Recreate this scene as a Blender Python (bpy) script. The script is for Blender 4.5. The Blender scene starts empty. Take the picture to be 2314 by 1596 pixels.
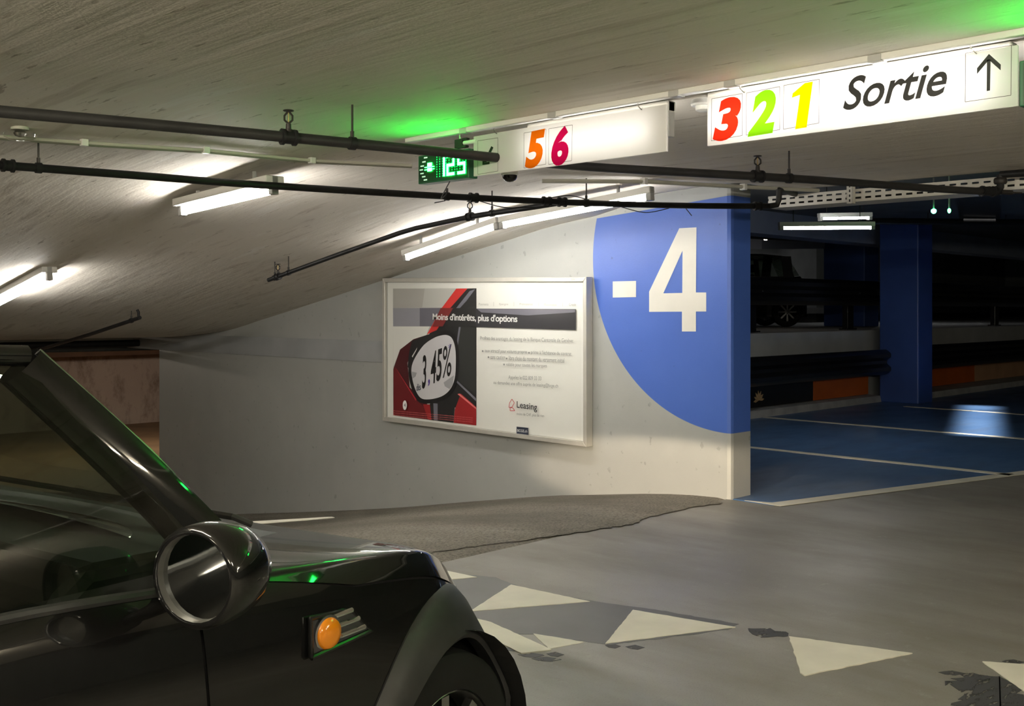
import bpy, bmesh, math, random
from mathutils import Vector, Matrix
random.seed(7)
C = bpy.context.scene.collection
SC = bpy.context.scene
R2 = math.sqrt(2.0)
# ------------------------------------------------------------------ camera
EYE, FPX, HOR, CX = 1.45, 2407.0, 700.0, 1157.0       # eye height, focal length (px of the 2314 frame), horizon row
cam = bpy.data.cameras.new('camera'); camo = bpy.data.objects.new('camera', cam); C.objects.link(camo)
cam.sensor_width = 36.0; cam.lens = 36.0*FPX/2314.0
cam.shift_y = -(798.0-HOR)/2314.0
cam.clip_start = 0.05; cam.clip_end = 200
camo.location = (0, 0, EYE); camo.rotation_euler = (math.pi/2, 0, -math.pi/4)
SC.camera = camo
# ------------------------------------------------------------------ world, exposure
w = bpy.data.worlds.new('world'); SC.world = w; w.use_nodes = True
w.node_tree.nodes['Background'].inputs[0].default_value = (0.9, 1.0, 0.85, 1)
w.node_tree.nodes['Background'].inputs[1].default_value = 0.004
SC.view_settings.view_transform = 'Standard'; SC.view_settings.look = 'None'
SC.view_settings.exposure = 1.0; SC.view_settings.gamma = 1.0
SC.view_settings.use_curve_mapping = False
SC.cycles.max_bounces = 6; SC.cycles.diffuse_bounces = 4; SC.cycles.glossy_bounces = 3; SC.cycles.transmission_bounces = 3; SC.cycles.caustics_reflective = False; SC.cycles.caustics_refractive = False
TUBE = 75.0            # emission of the fluorescent tubes

# ------------------------------------------------------------------ measuring helpers (garage axes: x away-right, y away-left)
def tt(px): return (px-CX)/FPX
def px_x(px, py, X):                                   # point of the vertical plane x = X
    t = tt(px); d = X*R2/(1+t); return Vector((X, d*(1-t)/R2, EYE+(HOR-py)/FPX*d))
def px_y(px, py, Y):
    t = tt(px); d = Y*R2/(1-t); return Vector((d*(1+t)/R2, Y, EYE+(HOR-py)/FPX*d))
def px_z(px, py, Z=0.0):                               # point of the horizontal plane z = Z
    t = tt(px); d = (EYE-Z)*FPX/(py-HOR); return Vector((d*(1+t)/R2, d*(1-t)/R2, Z))
def interp(tab, x):
    if x <= tab[0][0]: return tab[0][1]
    if x >= tab[-1][0]: return tab[-1][1]
    for i in range(len(tab)-1):
        x0, y0 = tab[i]; x1, y1 = tab[i+1]
        if x0 <= x <= x1:
            def slope(k):
                if k <= 0 or k >= len(tab)-1: return 0.0
                a = (tab[k][1]-tab[k-1][1])/(tab[k][0]-tab[k-1][0]); b = (tab[k+1][1]-tab[k][1])/(tab[k+1][0]-tab[k][0])
                return 0.0 if a*b <= 0 else 2*a*b/(a+b)
            h = x1-x0; s = (x-x0)/h; m0, m1 = slope(i), slope(i+1)
            return (2*s**3-3*s*s+1)*y0+(s**3-2*s*s+s)*h*m0+(-2*s**3+3*s*s)*y1+(s**3-s*s)*h*m1
CEIL = 2.35
def ceil_z(y): return interp([(4.2, CEIL), (4.8, 2.33), (5.42, 2.285), (6.3, 2.205), (7.0, 2.085), (7.886, 1.93), (8.78, 1.765), (11.08, 1.345), (12.1, 1.175), (13.77, 1.075)], y)
def ss(a, b, v): s = min(1, max(0, (v-a)/(b-a))); return s*s*(3-2*s)
def ceil_xy(x, y): return ceil_z(y)+.10*ss(6.45, 6.6, x)*ss(4.3, 4.45, y)*(1-ss(5.1, 6.0, y))   # shallow pocket in the soffit at the wall end
def floor_z(y): return interp([(4.6, 0.0), (6.144, -0.162), (7.255, -0.348), (8.78, -0.625), (12.1, -1.14), (13.77, -1.385), (15.2, -1.5)], y)
WX = 6.92              # face of the ramp wall

# ------------------------------------------------------------------ materials
MATS = {}
def nodes_of(name):
    m = bpy.data.materials.new(name); m.use_nodes = True; MATS[name] = m
    nt = m.node_tree; return m, nt, nt.nodes['Principled BSDF']
def mat(name, col, rough=0.5, metal=0.0, coat=0.0, emit=None, estr=0.0, noise=0.0, nscale=8.0, bump=0.0, spec=None):
    m, nt, b = nodes_of(name)
    b.inputs['Base Color'].default_value = (*col, 1); b.inputs['Roughness'].default_value = rough
    b.inputs['Metallic'].default_value = metal; b.inputs['Coat Weight'].default_value = coat
    b.inputs['Coat Roughness'].default_value = 0.04
    if spec is not None: b.inputs['Specular IOR Level'].default_value = spec
    if emit: b.inputs['Emission Color'].default_value = (*emit, 1); b.inputs['Emission Strength'].default_value = estr
    if noise or bump:
        tc = nt.nodes.new('ShaderNodeTexCoord'); n = nt.nodes.new('ShaderNodeTexNoise')
        n.inputs['Scale'].default_value = nscale; n.inputs['Detail'].default_value = 6
        nt.links.new(tc.outputs['Object'], n.inputs['Vector'])
        if noise:
            r = nt.nodes.new('ShaderNodeMapRange'); r.inputs[1].default_value = .3; r.inputs[2].default_value = .7
            r.inputs[3].default_value = 1-noise; r.inputs[4].default_value = 1+noise
            nt.links.new(n.outputs[0], r.inputs[0])
            v = nt.nodes.new('ShaderNodeVectorMath'); v.operation = 'SCALE'; v.inputs[0].default_value = col
            nt.links.new(r.outputs[0], v.inputs['Scale']); nt.links.new(v.outputs[0], b.inputs['Base Color'])
        if bump:
            bp = nt.nodes.new('ShaderNodeBump'); bp.inputs['Strength'].default_value = bump; bp.inputs['Distance'].default_value = .01
            nt.links.new(n.outputs[0], bp.inputs['Height']); nt.links.new(bp.outputs[0], b.inputs['Normal'])
    return m
def N(nt, t, **k):
    n = nt.nodes.new(t)
    for a, v in k.items(): setattr(n, a, v)
    return n
def L(nt, a, b): nt.links.new(a, b)
def math_n(nt, op, a, b=None, clamp=False):
    n = N(nt, 'ShaderNodeMath', operation=op); n.use_clamp = clamp
    for i, v in enumerate((a, b)):
        if v is None: continue
        if isinstance(v, (int, float)): n.inputs[i].default_value = v
        else: L(nt, v, n.inputs[i])
    return n.outputs[0]
def mixc(nt, fac, a, b):
    n = N(nt, 'ShaderNodeMix', data_type='RGBA')
    if isinstance(fac, (int, float)): n.inputs[0].default_value = fac
    else: L(nt, fac, n.inputs[0])
    for i, v in ((6, a), (7, b)):
        if isinstance(v, tuple): n.inputs[i].default_value = (*v, 1)
        else: L(nt, v, n.inputs[i])
    return n.outputs[2]
def noise(nt, vec, scale, detail=5, mapping=None, rough=.55):
    if mapping:
        mp = N(nt, 'ShaderNodeMapping'); mp.inputs['Scale'].default_value = mapping; L(nt, vec, mp.inputs[0]); vec = mp.outputs[0]
    n = N(nt, 'ShaderNodeTexNoise'); n.inputs['Scale'].default_value = scale; n.inputs['Detail'].default_value = detail
    n.inputs['Roughness'].default_value = rough; L(nt, vec, n.inputs['Vector']); return n.outputs[0]
def ramp(nt, fac, lo, hi, a=0.0, b=1.0):
    r = N(nt, 'ShaderNodeMapRange'); L(nt, fac, r.inputs[0])
    for i, v in enumerate((lo, hi, a, b)): r.inputs[i+1].default_value = v
    return r.outputs[0]
def bump(nt, b, h, strength, dist=.01):
    bp = N(nt, 'ShaderNodeBump'); bp.inputs['Strength'].default_value = strength; bp.inputs['Distance'].default_value = dist
    L(nt, h, bp.inputs['Height']); L(nt, bp.outputs[0], b.inputs['Normal'])

# ceiling: board-marked concrete painted pale
m, nt, b = nodes_of('ceiling_concrete'); o = N(nt, 'ShaderNodeTexCoord').outputs['Object']
big = noise(nt, o, .8, 4); streak = noise(nt, o, 1.0, 6, mapping=(9, .55, 9)); fine = noise(nt, o, 60, 3)
c1 = mixc(nt, ramp(nt, big, .3, .7), (.70, .655, .585), (.76, .71, .64))
c2 = mixc(nt, ramp(nt, streak, .58, .66, 0, .62), c1, (.50, .445, .38))
c3 = mixc(nt, ramp(nt, streak, .40, .33, 0, .5), c2, (.84, .82, .78))
spk = noise(nt, o, 5, 6, mapping=(2.2, .5, 1), rough=.75); stain = noise(nt, o, 22, 4, mapping=(1.6, .25, 1))
c4_ = mixc(nt, ramp(nt, math_n(nt, 'MULTIPLY', spk, ramp(nt, stain, .5, .62)), .52, .62, 0, .75), c3, (.30, .25, .20))
L(nt, c4_, b.inputs['Base Color']); b.inputs['Roughness'].default_value = .75
wv = N(nt, 'ShaderNodeTexWave'); wv.wave_type = 'BANDS'; wv.bands_direction = 'X'; wv.inputs['Scale'].default_value = 1.5
wv.wave_profile = 'SAW'; wv.inputs['Distortion'].default_value = .15; L(nt, o, wv.inputs[0])
hh = math_n(nt, 'ADD', math_n(nt, 'MULTIPLY', wv.outputs[1], .25), math_n(nt, 'ADD', math_n(nt, 'MULTIPLY', streak, .6), math_n(nt, 'MULTIPLY', fine, .1)))
bump(nt, b, hh, .6, .02)
# level floor: smooth grey coating, scuffed
m, nt, b = nodes_of('floor_coating'); o = N(nt, 'ShaderNodeTexCoord').outputs['Object']
big = noise(nt, o, .55, 5); md = noise(nt, o, 2.2, 6, mapping=(1, .35, 1)); fine = noise(nt, o, 120, 3)
c1 = mixc(nt, ramp(nt, big, .3, .7), (.20, .19, .17), (.30, .29, .265))
c2 = mixc(nt, ramp(nt, md, .42, .68, 0, .7), c1, (.165, .15, .118))
c2 = mixc(nt, ramp(nt, noise(nt, o, 9, 6, rough=.7), .60, .72, 0, .45), c2, (.34, .33, .30))
c3 = mixc(nt, ramp(nt, fine, .58, .70, 0, .45), c2, (.11, .10, .09))
L(nt, c3, b.inputs['Base Color']); L(nt, ramp(nt, md, .3, .7, .36, .55), b.inputs['Roughness'])
bump(nt, b, fine, .15, .004)
# ramp surface: coarse worn asphalt-like screed
m, nt, b = nodes_of('ramp_screed'); o = N(nt, 'ShaderNodeTexCoord').outputs['Object']
big = noise(nt, o, .9, 5, mapping=(1.6, .5, 1)); fine = noise(nt, o, 55, 5, rough=.7)
c1 = mixc(nt, ramp(nt, big, .3, .7), (.15, .135, .105), (.34, .31, .255))
c2 = mixc(nt, ramp(nt, fine, .45, .60, 0, .75), c1, (.095, .085, .07))
L(nt, c2, b.inputs['Base Color']); b.inputs['Roughness'].default_value = .85
bump(nt, b, fine, .9, .02)
# blue bay paint
m, nt, b = nodes_of('blue_floor_paint'); o = N(nt, 'ShaderNodeTexCoord').outputs['Object']
big = noise(nt, o, .7, 5); md = noise(nt, o, 3, 5, mapping=(.4, 1, 1))
c1 = mixc(nt, ramp(nt, big, .3, .7), (.06, .135, .30), (.09, .18, .36))
c2 = mixc(nt, ramp(nt, md, .5, .75, 0, .5), c1, (.085, .115, .17))
L(nt, c2, b.inputs['Base Color']); L(nt, ramp(nt, md, .3, .7, .3, .45), b.inputs['Roughness'])
# ramp wall: grey paint with the blue disc painted on
m, nt, b = nodes_of('wall_paint'); o = N(nt, 'ShaderNodeTexCoord').outputs['Object']
sep = N(nt, 'ShaderNodeSeparateXYZ'); L(nt, o, sep.inputs[0])
dy = math_n(nt, 'SUBTRACT', sep.outputs[1], 4.56); dz = math_n(nt, 'SUBTRACT', sep.outputs[2], 1.885)
rr = math_n(nt, 'SQRT', math_n(nt, 'ADD', math_n(nt, 'MULTIPLY', dy, dy), math_n(nt, 'MULTIPLY', dz, dz)))
inside = ramp(nt, rr, 1.384, 1.380)
topline = math_n(nt, 'ADD', math_n(nt, 'MULTIPLY', dy, .0715), sep.outputs[2])
below = ramp(nt, topline, 2.3245, 2.3205)
mask = math_n(nt, 'MULTIPLY', inside, below)
big = noise(nt, o, .9, 5); pit = noise(nt, o, 14, 4); fine = noise(nt, o, 90, 3)
g1 = mixc(nt, ramp(nt, big, .3, .7), (.40, .41, .40), (.46, .47, .455))
g2 = mixc(nt, ramp(nt, pit, .66, .70, 0, .55), g1, (.25, .25, .24))
g2 = mixc(nt, ramp(nt, noise(nt, o, 2.4, 5), .55, .75, 0, .3), g2, (.52, .525, .50))
bl = mixc(nt, ramp(nt, big, .3, .7), (.062, .145, .56), (.078, .168, .60))
bl2 = mixc(nt, ramp(nt, pit, .71, .75, 0, .6), bl, (.03, .06, .22))
L(nt, mixc(nt, mask, g2, bl2), b.inputs['Base Color']); b.inputs['Roughness'].default_value = .42
bump(nt, b, math_n(nt, 'ADD', math_n(nt, 'MULTIPLY', pit, .5), fine), .12, .006)
# rough concrete far away
m, nt, b = nodes_of('rough_concrete'); o = N(nt, 'ShaderNodeTexCoord').outputs['Object']
big = noise(nt, o, .5, 5); pit = noise(nt, o, 3.2, 7, mapping=(1, 1, .5), rough=.7)
c1 = mixc(nt, ramp(nt, big, .3, .7), (.42, .32, .27), (.48, .39, .32))
c2 = mixc(nt, ramp(nt, pit, .50, .68, 0, .65), c1, (.14, .09, .065))
L(nt, c2, b.inputs['Base Color']); b.inputs['Roughness'].default_value = .9; bump(nt, b, pit, .5, .03)

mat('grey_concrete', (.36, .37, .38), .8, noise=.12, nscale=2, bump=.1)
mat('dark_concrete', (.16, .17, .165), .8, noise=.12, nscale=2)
mat('brown_paint', (.10, .05, .025), .7, noise=.2, nscale=3)
mat('brown_floor', (.20, .12, .06), .7, noise=.25, nscale=1.2)
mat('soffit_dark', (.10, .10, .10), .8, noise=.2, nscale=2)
mat('column_blue', (.04, .085, .30), .45, noise=.1, nscale=2)
mat('blue_grey_beam', (.22, .25, .33), .6, noise=.1, nscale=2)
mat('kerb_paint', (.36, .36, .36), .7, noise=.2, nscale=4)
mat('orange_paint', (.55, .12, .012), .5, noise=.12, nscale=3)
mat('tan_paint', (.55, .33, .19), .5, noise=.12, nscale=3)
mat('black_paint', (.012, .012, .012), .45)
mat('rail_black', (.008, .008, .009), .28, metal=0.0, noise=.2)
mat('marking_white', (.74, .71, .60), .55, noise=.06, nscale=6, bump=.05)
mat('marking_cream', (.66, .64, .55), .6, noise=.1, nscale=8)
mat('white_paint', (.82, .80, .74), .55, noise=.03, nscale=5)
mat('white_metal', (.78, .77, .74), .38)
mat('white_plastic', (.80, .80, .77), .35)
mat('grey_plastic', (.45, .45, .44), .4)
mat('pipe_black', (.016, .016, .017), .42, spec=.3, noise=.25, nscale=10)
mat('pipe_grey', (.030, .029, .029), .42, spec=.35, noise=.2, nscale=8)
mat('rod_steel', (.035, .03, .027), .45, metal=.3)
mat('bright_steel', (.75, .74, .72), .25, metal=1)
mat('brass', (.55, .40, .18), .35, metal=.9)
mat('conduit_beige', (.50, .49, .43), .5)
mat('tray_white', (.72, .70, .65), .4)
mat('aluminium', (.60, .58, .53), .40, metal=.35, noise=.05)
mat('dark_rubber', (.02, .02, .02), .7)
mat('matte_black_trim', (.022, .022, .023), .55, noise=.15, nscale=30)
mat('car_paint', (.006, .006, .006), .4, coat=1.0, spec=.05)
mat('mirror_trim', (.10, .10, .095), .35)
mat('car_gap', (.003, .003, .003), .9)
mat('chrome', (.85, .85, .85), .12, metal=1)
mat('chrome_dull', (.35, .35, .35), .3, metal=1)
mat('mirror_glass', (.55, .57, .57), .05, metal=1)
mat('amber_lens', (.70, .22, .005), .15, coat=.6, emit=(1.0, .32, .01), estr=.03)
mat('seat_fabric', (.018, .018, .017), .8)
mat('cabin_trim', (.02, .022, .02), .6)
mat('tyre', (.008, .008, .008), .8, spec=.2)
mat('rim_alloy', (.45, .45, .45), .3, metal=1)
mat('tube_light', (1, 1, 1), .3, emit=(1.0, .97, .90), estr=TUBE)
mat('tube_light_far', (1, 1, 1), .3, emit=(1.0, .98, .94), estr=26.0)
mat('tube_light_wall', (1, 1, 1), .3, emit=(1.0, .97, .90), estr=TUBE*.25)
mat('tube_light_poster', (1, 1, 1), .3, emit=(1.0, .97, .90), estr=TUBE*.62)
mat('tube_light_ramp', (1, 1, 1), .3, emit=(1.0, .96, .89), estr=TUBE*.66)
mat('tube_light_sign', (1, 1, 1), .3, emit=(1.0, .97, .92), estr=TUBE*.22)
mat('tube_light_faint', (1, 1, 1), .3, emit=(1.0, .97, .92), estr=TUBE*.10)
mat('tube_fill_low', (1, 1, 1), .3, emit=(1.0, .86, .70), estr=TUBE*3)
mat('tube_fill_hall', (1, 1, 1), .3, emit=(1.0, .91, .70), estr=TUBE*3.0)
mat('led_green', (.05, .4, .1), .4, emit=(.010, 1.0, .06), estr=55.0)
mat('led_green_dim', (.02, .2, .05), .4, emit=(.0, .8, .10), estr=1.3)
mat('led_white', (.5, .6, .5), .4, emit=(.55, .9, .6), estr=.45)
mat('led_panel', (.008, .06, .025), .4)
mat('led_case', (.03, .13, .07), .45)
mat('indicator_green', (.1, .9, .3), .4, emit=(.05, 1.0, .30), estr=14.0)
mat('small_lamp', (1, 1, 1), .4, emit=(1.0, .85, .7), estr=30.0)
mat('dark_dome', (.01, .01, .01), .12)
mat('dry_leaf', (.38, .25, .12), .7)
mat('headlamp_glass', (.8, .8, .8), .1, emit=(1, .93, .8), estr=3)
for nme, colr in (('digit_red', (.86, .04, .012)), ('digit_green', (.30, .72, .01)), ('digit_yellow', (.95, .80, .0)),
                  ('digit_orange', (.90, .20, .005)), ('digit_magenta', (.60, .006, .09)), ('print_black', (.012, .011, .012)),
                  ('print_line', (.10, .09, .08)), ('print_white', (.86, .86, .86)), ('print_grey', (.30, .30, .30)),
                  ('print_pale_grey', (.50, .49, .47)), ('print_light', (.90, .90, .87)), ('print_band', (.035, .033, .040)),
                  ('print_band_pale', (.36, .36, .42)), ('print_band_mid', (.18, .175, .22)), ('print_sky', (.62, .62, .60)),
                  ('print_red', (.72, .04, .035)), ('print_deep_red', (.36, .018, .022)), ('print_dark_red', (.085, .012, .016)), ('print_mid_red', (.17, .014, .018)),
                  ('print_charcoal', (.022, .021, .022)), ('print_glass', (.03, .031, .03)), ('print_steel', (.20, .20, .25)),
                  ('print_mirror', (.72, .71, .76)), ('print_mirror_dark', (.42, .42, .46)), ('print_pink', (.85, .20, .20)),
                  ('print_violet', (.10, .05, .35)), ('print_navy', (.045, .055, .09)), ('print_crimson', (.55, .03, .05)),
                  ('print_edge', (.55, .52, .46)), ('print_band_red', (.24, .03, .03))):
    mat(nme, colr, .5)
# translucent acrylic of the hanging signs
m = bpy.data.materials.new('sign_acrylic'); m.use_nodes = True; MATS['sign_acrylic'] = m; nt = m.node_tree; nt.nodes.clear()
out = N(nt, 'ShaderNodeOutputMaterial'); df = N(nt, 'ShaderNodeBsdfDiffuse'); tr = N(nt, 'ShaderNodeBsdfTranslucent'); mx = N(nt, 'ShaderNodeMixShader')
df.inputs[0].default_value = (.86, .85, .83, 1); tr.inputs[0].default_value = (.92, .91, .90, 1); mx.inputs[0].default_value = .5
L(nt, df.outputs[0], mx.inputs[1]); L(nt, tr.outputs[0], mx.inputs[2]); L(nt, mx.outputs[0], out.inputs[0])
for nme in ('digit_red', 'digit_green', 'digit_yellow', 'digit_orange', 'digit_magenta'):
    col_ = tuple(MATS[nme].node_tree.nodes['Principled BSDF'].inputs['Base Color'].default_value); nt = MATS[nme].node_tree; nt.nodes.clear()
    out = N(nt, 'ShaderNodeOutputMaterial'); df = N(nt, 'ShaderNodeBsdfDiffuse'); tr = N(nt, 'ShaderNodeBsdfTranslucent'); mx = N(nt, 'ShaderNodeMixShader')
    df.inputs[0].default_value = col_; tr.inputs[0].default_value = tuple(min(1, c*1.15) for c in col_); mx.inputs[0].default_value = .62
    L(nt, df.outputs[0], mx.inputs[1]); L(nt, tr.outputs[0], mx.inputs[2]); L(nt, mx.outputs[0], out.inputs[0])
def glass_mat(name, tint, gloss_rough=.02, refl=1.0):
    m = bpy.data.materials.new(name); m.use_nodes = True; MATS[name] = m; nt = m.node_tree; nt.nodes.clear()
    out = N(nt, 'ShaderNodeOutputMaterial'); t = N(nt, 'ShaderNodeBsdfTransparent'); g = N(nt, 'ShaderNodeBsdfGlossy'); mx = N(nt, 'ShaderNodeMixShader')
    fr = N(nt, 'ShaderNodeFresnel'); ge = N(nt, 'ShaderNodeNewGeometry'); L(nt, math_n(nt, 'POWER', 1.5, math_n(nt, 'SUBTRACT', 1.0, math_n(nt, 'MULTIPLY', ge.outputs['Backfacing'], 2.0))), fr.inputs[0])
    t.inputs[0].default_value = (*tint, 1); g.inputs['Roughness'].default_value = gloss_rough; g.inputs[0].default_value = (refl, refl, refl, 1)
    L(nt, fr.outputs[0], mx.inputs[0]); L(nt, t.outputs[0], mx.inputs[1]); L(nt, g.outputs[0], mx.inputs[2]); L(nt, mx.outputs[0], out.inputs[0])
glass_mat('car_glass', (.46, .52, .44)); glass_mat('clear_glass', (.95, .95, .94)); glass_mat('poster_glass', (1.0, 1.0, .99), .12, .25)

# ------------------------------------------------------------------ mesh helpers
class MB:
    def __init__(s): s.v = []; s.f = []
    def add(s, vs, fs):
        k = len(s.v); s.v += [Vector(v) for v in vs]; s.f += [tuple(i+k for i in f) for f in fs]; return s
    def box(s, a, b):
        (x0, y0, z0), (x1, y1, z1) = a, b
        return s.add([(x0,y0,z0),(x1,y0,z0),(x1,y1,z0),(x0,y1,z0),(x0,y0,z1),(x1,y0,z1),(x1,y1,z1),(x0,y1,z1)],
                     [(0,3,2,1),(4,5,6,7),(0,1,5,4),(1,2,6,5),(2,3,7,6),(3,0,4,7)])
    def obox(s, c, ax, ay, az):                        # oriented box: centre and half-axis vectors
        c, ax, ay, az = map(Vector, (c, ax, ay, az))
        return s.add([c-ax-ay-az, c+ax-ay-az, c+ax+ay-az, c-ax+ay-az, c-ax-ay+az, c+ax-ay+az, c+ax+ay+az, c-ax+ay+az],
                     [(0,3,2,1),(4,5,6,7),(0,1,5,4),(1,2,6,5),(2,3,7,6),(3,0,4,7)])
    def prism(s, poly, n):                             # extrude a planar polygon by vector n
        poly = [Vector(p) for p in poly]; n = Vector(n); k = len(poly)
        return s.add(poly+[p+n for p in poly], [tuple(range(k)), tuple(range(2*k-1, k-1, -1))]+[(i, i+k, (i+1) % k+k, (i+1) % k) for i in range(k)])
    def tube(s, pts, r, n=12, cap=True):
        pts = [Vector(p) for p in pts]; rs = r if isinstance(r, (list, tuple)) else [r]*len(pts)
        vs, fs = [], []; up = None
        for i, p in enumerate(pts):
            d = (pts[min(i+1, len(pts)-1)]-pts[max(i-1, 0)]).normalized()
            if up is None: up = Vector((0,0,1)) if abs(d.z) < .9 else Vector((1,0,0))
            a = d.cross(up).normalized(); u = a.cross(d).normalized(); up = u
            for j in range(n):
                t = 2*math.pi*j/n; vs.append(p+(a*math.cos(t)+u*math.sin(t))*rs[i])
        for i in range(len(pts)-1):
            for j in range(n): fs.append((i*n+j, i*n+(j+1) % n, (i+1)*n+(j+1) % n, (i+1)*n+j))
        if cap: fs += [tuple(range(n-1, -1, -1)), tuple((len(pts)-1)*n+j for j in range(n))]
        return s.add(vs, fs)
    def lathe(s, c, axis, prof, n=20, cap=True):                 # prof: (distance along axis, radius)
        c, axis = Vector(c), Vector(axis).normalized(); u = Vector((0,0,1)) if abs(axis.z) < .9 else Vector((1,0,0))
        a = axis.cross(u).normalized(); b_ = a.cross(axis).normalized(); vs, fs = [], []
        for h, r in prof:
            for j in range(n):
                t = 2*math.pi*j/n; vs.append(c+axis*h+(a*math.cos(t)+b_*math.sin(t))*max(r, 1e-4))
        for i in range(len(prof)-1):
            for j in range(n): fs.append((i*n+j, i*n+(j+1) % n, (i+1)*n+(j+1) % n, (i+1)*n+j))
        if cap: fs += [tuple(range(n-1, -1, -1)), tuple((len(prof)-1)*n+j for j in range(n))]
        return s.add(vs, fs)
    def grid(s, rows, closed=False):
        n = len(rows[0]); vs = [p for r in rows for p in r]; fs = []
        for i in range(len(rows)-1):
            for j in range(n-1): fs.append((i*n+j, i*n+j+1, (i+1)*n+j+1, (i+1)*n+j))
        return s.add(vs, fs)
def base_of(o):
    v = Vector((0,0,0))
    while o is not None: v = v+Vector(o.location); o = o.parent
    return v
def obj(name, mb, material, parent=None, smooth=False, bevel=0.0, autos=True):
    me = bpy.data.meshes.new(name); off = base_of(parent) if parent else Vector((0,0,0))
    me.from_pydata([tuple(v-off) for v in mb.v], [], mb.f)
    bm = bmesh.new(); bm.from_mesh(me); bmesh.ops.recalc_face_normals(bm, faces=bm.faces); bm.to_mesh(me); bm.free()
    me.materials.append(MATS[material])
    if smooth:
        for p in me.polygons: p.use_smooth = True
        if autos: me.set_sharp_from_angle(angle=math.radians(40))
    o = bpy.data.objects.new(name, me); C.objects.link(o)
    if parent: o.parent = parent
    if bevel:
        bv = o.modifiers.new('bevel', 'BEVEL'); bv.width = bevel; bv.segments = 2; bv.limit_method = 'ANGLE'
    return o
def tag(o, label, cat, group=None):
    o['label'] = label; o['category'] = cat
    if group: o['group'] = group
    return o
def thing(name, loc, label, cat, group=None):
    e = bpy.data.objects.new(name, None); C.objects.link(e); e.location = loc; e.empty_display_size = .1
    return tag(e, label, cat, group)
def struct(name, mb, material, smooth=False, bevel=0.0, parent=None):
    o = obj(name, mb, material, parent, smooth, bevel)
    if parent is None: o['kind'] = 'structure'
    return o
def text_2d(body, shear=0.0, offset=0.0, spacing=1.0):
    cu = bpy.data.curves.new('lettering', 'FONT'); cu.body = body; cu.shear = shear; cu.offset = offset; cu.space_character = spacing
    cu.resolution_u = 5
    o = bpy.data.objects.new('lettering', cu); C.objects.link(o)
    dg = bpy.context.evaluated_depsgraph_get(); me = bpy.data.meshes.new_from_object(o.evaluated_get(dg))
    vs = [(v.co.x, v.co.y) for v in me.vertices]; fs = [tuple(p.vertices) for p in me.polygons]
    bpy.data.objects.remove(o); bpy.data.curves.remove(cu); bpy.data.meshes.remove(me)
    x0 = min(v[0] for v in vs); x1 = max(v[0] for v in vs); y0 = min(v[1] for v in vs); y1 = max(v[1] for v in vs)
    return [((x-x0)/(x1-x0), (y-y0)/(y1-y0)) for x, y in vs], fs
def text_quad(name, body, bl, br, tl, material, parent, proud=.002, nrm=(-1, 0, 0), **k):
    """letters filling the parallelogram bl, br, tl as a thin raised print"""
    vs, fs = text_2d(body, **k); bl, br, tl = Vector(bl), Vector(br), Vector(tl); n = Vector(nrm)*proud
    mb = MB(); mb.add([bl+(br-bl)*u+(tl-bl)*v+n for u, v in vs], fs)
    return obj(name, mb, material, parent)
def poly_print(name, pts, material, parent, proud, nrm=(-1, 0, 0)):
    n = Vector(nrm)*proud; mb = MB(); mb.add([Vector(p)+n for p in pts], [tuple(range(len(pts)))])
    return obj(name, mb, material, parent)
def copy_tree(o, parent=None):
    c = o.copy(); C.objects.link(c)
    if parent: c.parent = parent
    for ch in list(o.children): copy_tree(ch, c)
    return c
def frange(a, b, n): return [a+(b-a)*i/n for i in range(n+1)]

# ------------------------------------------------------------------ the setting
EDGE_Y = 4.60
mb = MB(); mb.box((-9, -9, -.25), (6.93, EDGE_Y, 0)); mb.box((6.93, -9, -.25), (40, 4.2, 0))
struct('floor', mb, 'floor_coating')
ys = frange(EDGE_Y-.15, 16, 50)
mb = MB(); mb.grid([[(x, y, floor_z(y)+(.003 if y > EDGE_Y-.01 else -.02)) for x in (-9, -4, 0, 4, WX+.05)] for y in ys])
struct('floor_ramp', mb, 'ramp_screed', smooth=True)
# ragged front edge of the coarse screed lapping over the smooth coating
edge = [(930, 1256), (1010, 1243), (1100, 1233), (1215, 1218), (1300, 1207), (1370, 1196), (1425, 1187), (1470, 1170), (1560, 1150), (1650, 1135)]
pts = [px_z(a, c) for a, c in edge]; pts = [Vector((-9, 5.0, 0)), Vector((0, 4.95, 0)), Vector((3, 4.9, 0))]+pts+[Vector((WX+.03, 4.7, 0)), Vector((WX+.03, 5.0, 0)), Vector((-9, 5.0, 0))]
rag = []
for i in range(len(pts)-4):
    for k in range(6):
        p = pts[i].lerp(pts[i+1], k/6); rag.append(Vector((p.x, p.y+random.uniform(-.025, .025), 0)))
far_side = [Vector((p.x, max(p.y+.02, 5.06), 0)) for p in rag]
mb = MB(); rows = []
for k in range(6):
    rows.append([(p.x, p.y+(q.y-p.y)*k/5, floor_z(p.y+(q.y-p.y)*k/5)+.0065) for p, q in zip(rag, far_side)])
mb.grid(rows); struct('trim_1', mb, 'ramp_screed')
# blue parking bay floor
A0 = px_z(1750, 1143); A1 = px_z(2314, 1070); dirA = (A1-A0).normalized(); A2 = A0+dirA*26
mb = MB(); mb.prism([(6.95, 4.5, -.2), (A0.x, A0.y, -.2), (A2.x, A2.y, -.2), (A2.x, 8.0, -.2), (6.95, 8.0, -.2)], (0, 0, .204)); struct('floor_bay', mb, 'blue_floor_paint')
mb = MB(); mb.box((-9, 15.9, -1.7), (40, 30, -1.5)); struct('floor_lower', mb, 'brown_floor')
mb = MB(); mb.box((6.9, 8.25, .9), (40, 20, 1.12)); struct('floor_upper', mb, 'grey_concrete')
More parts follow.
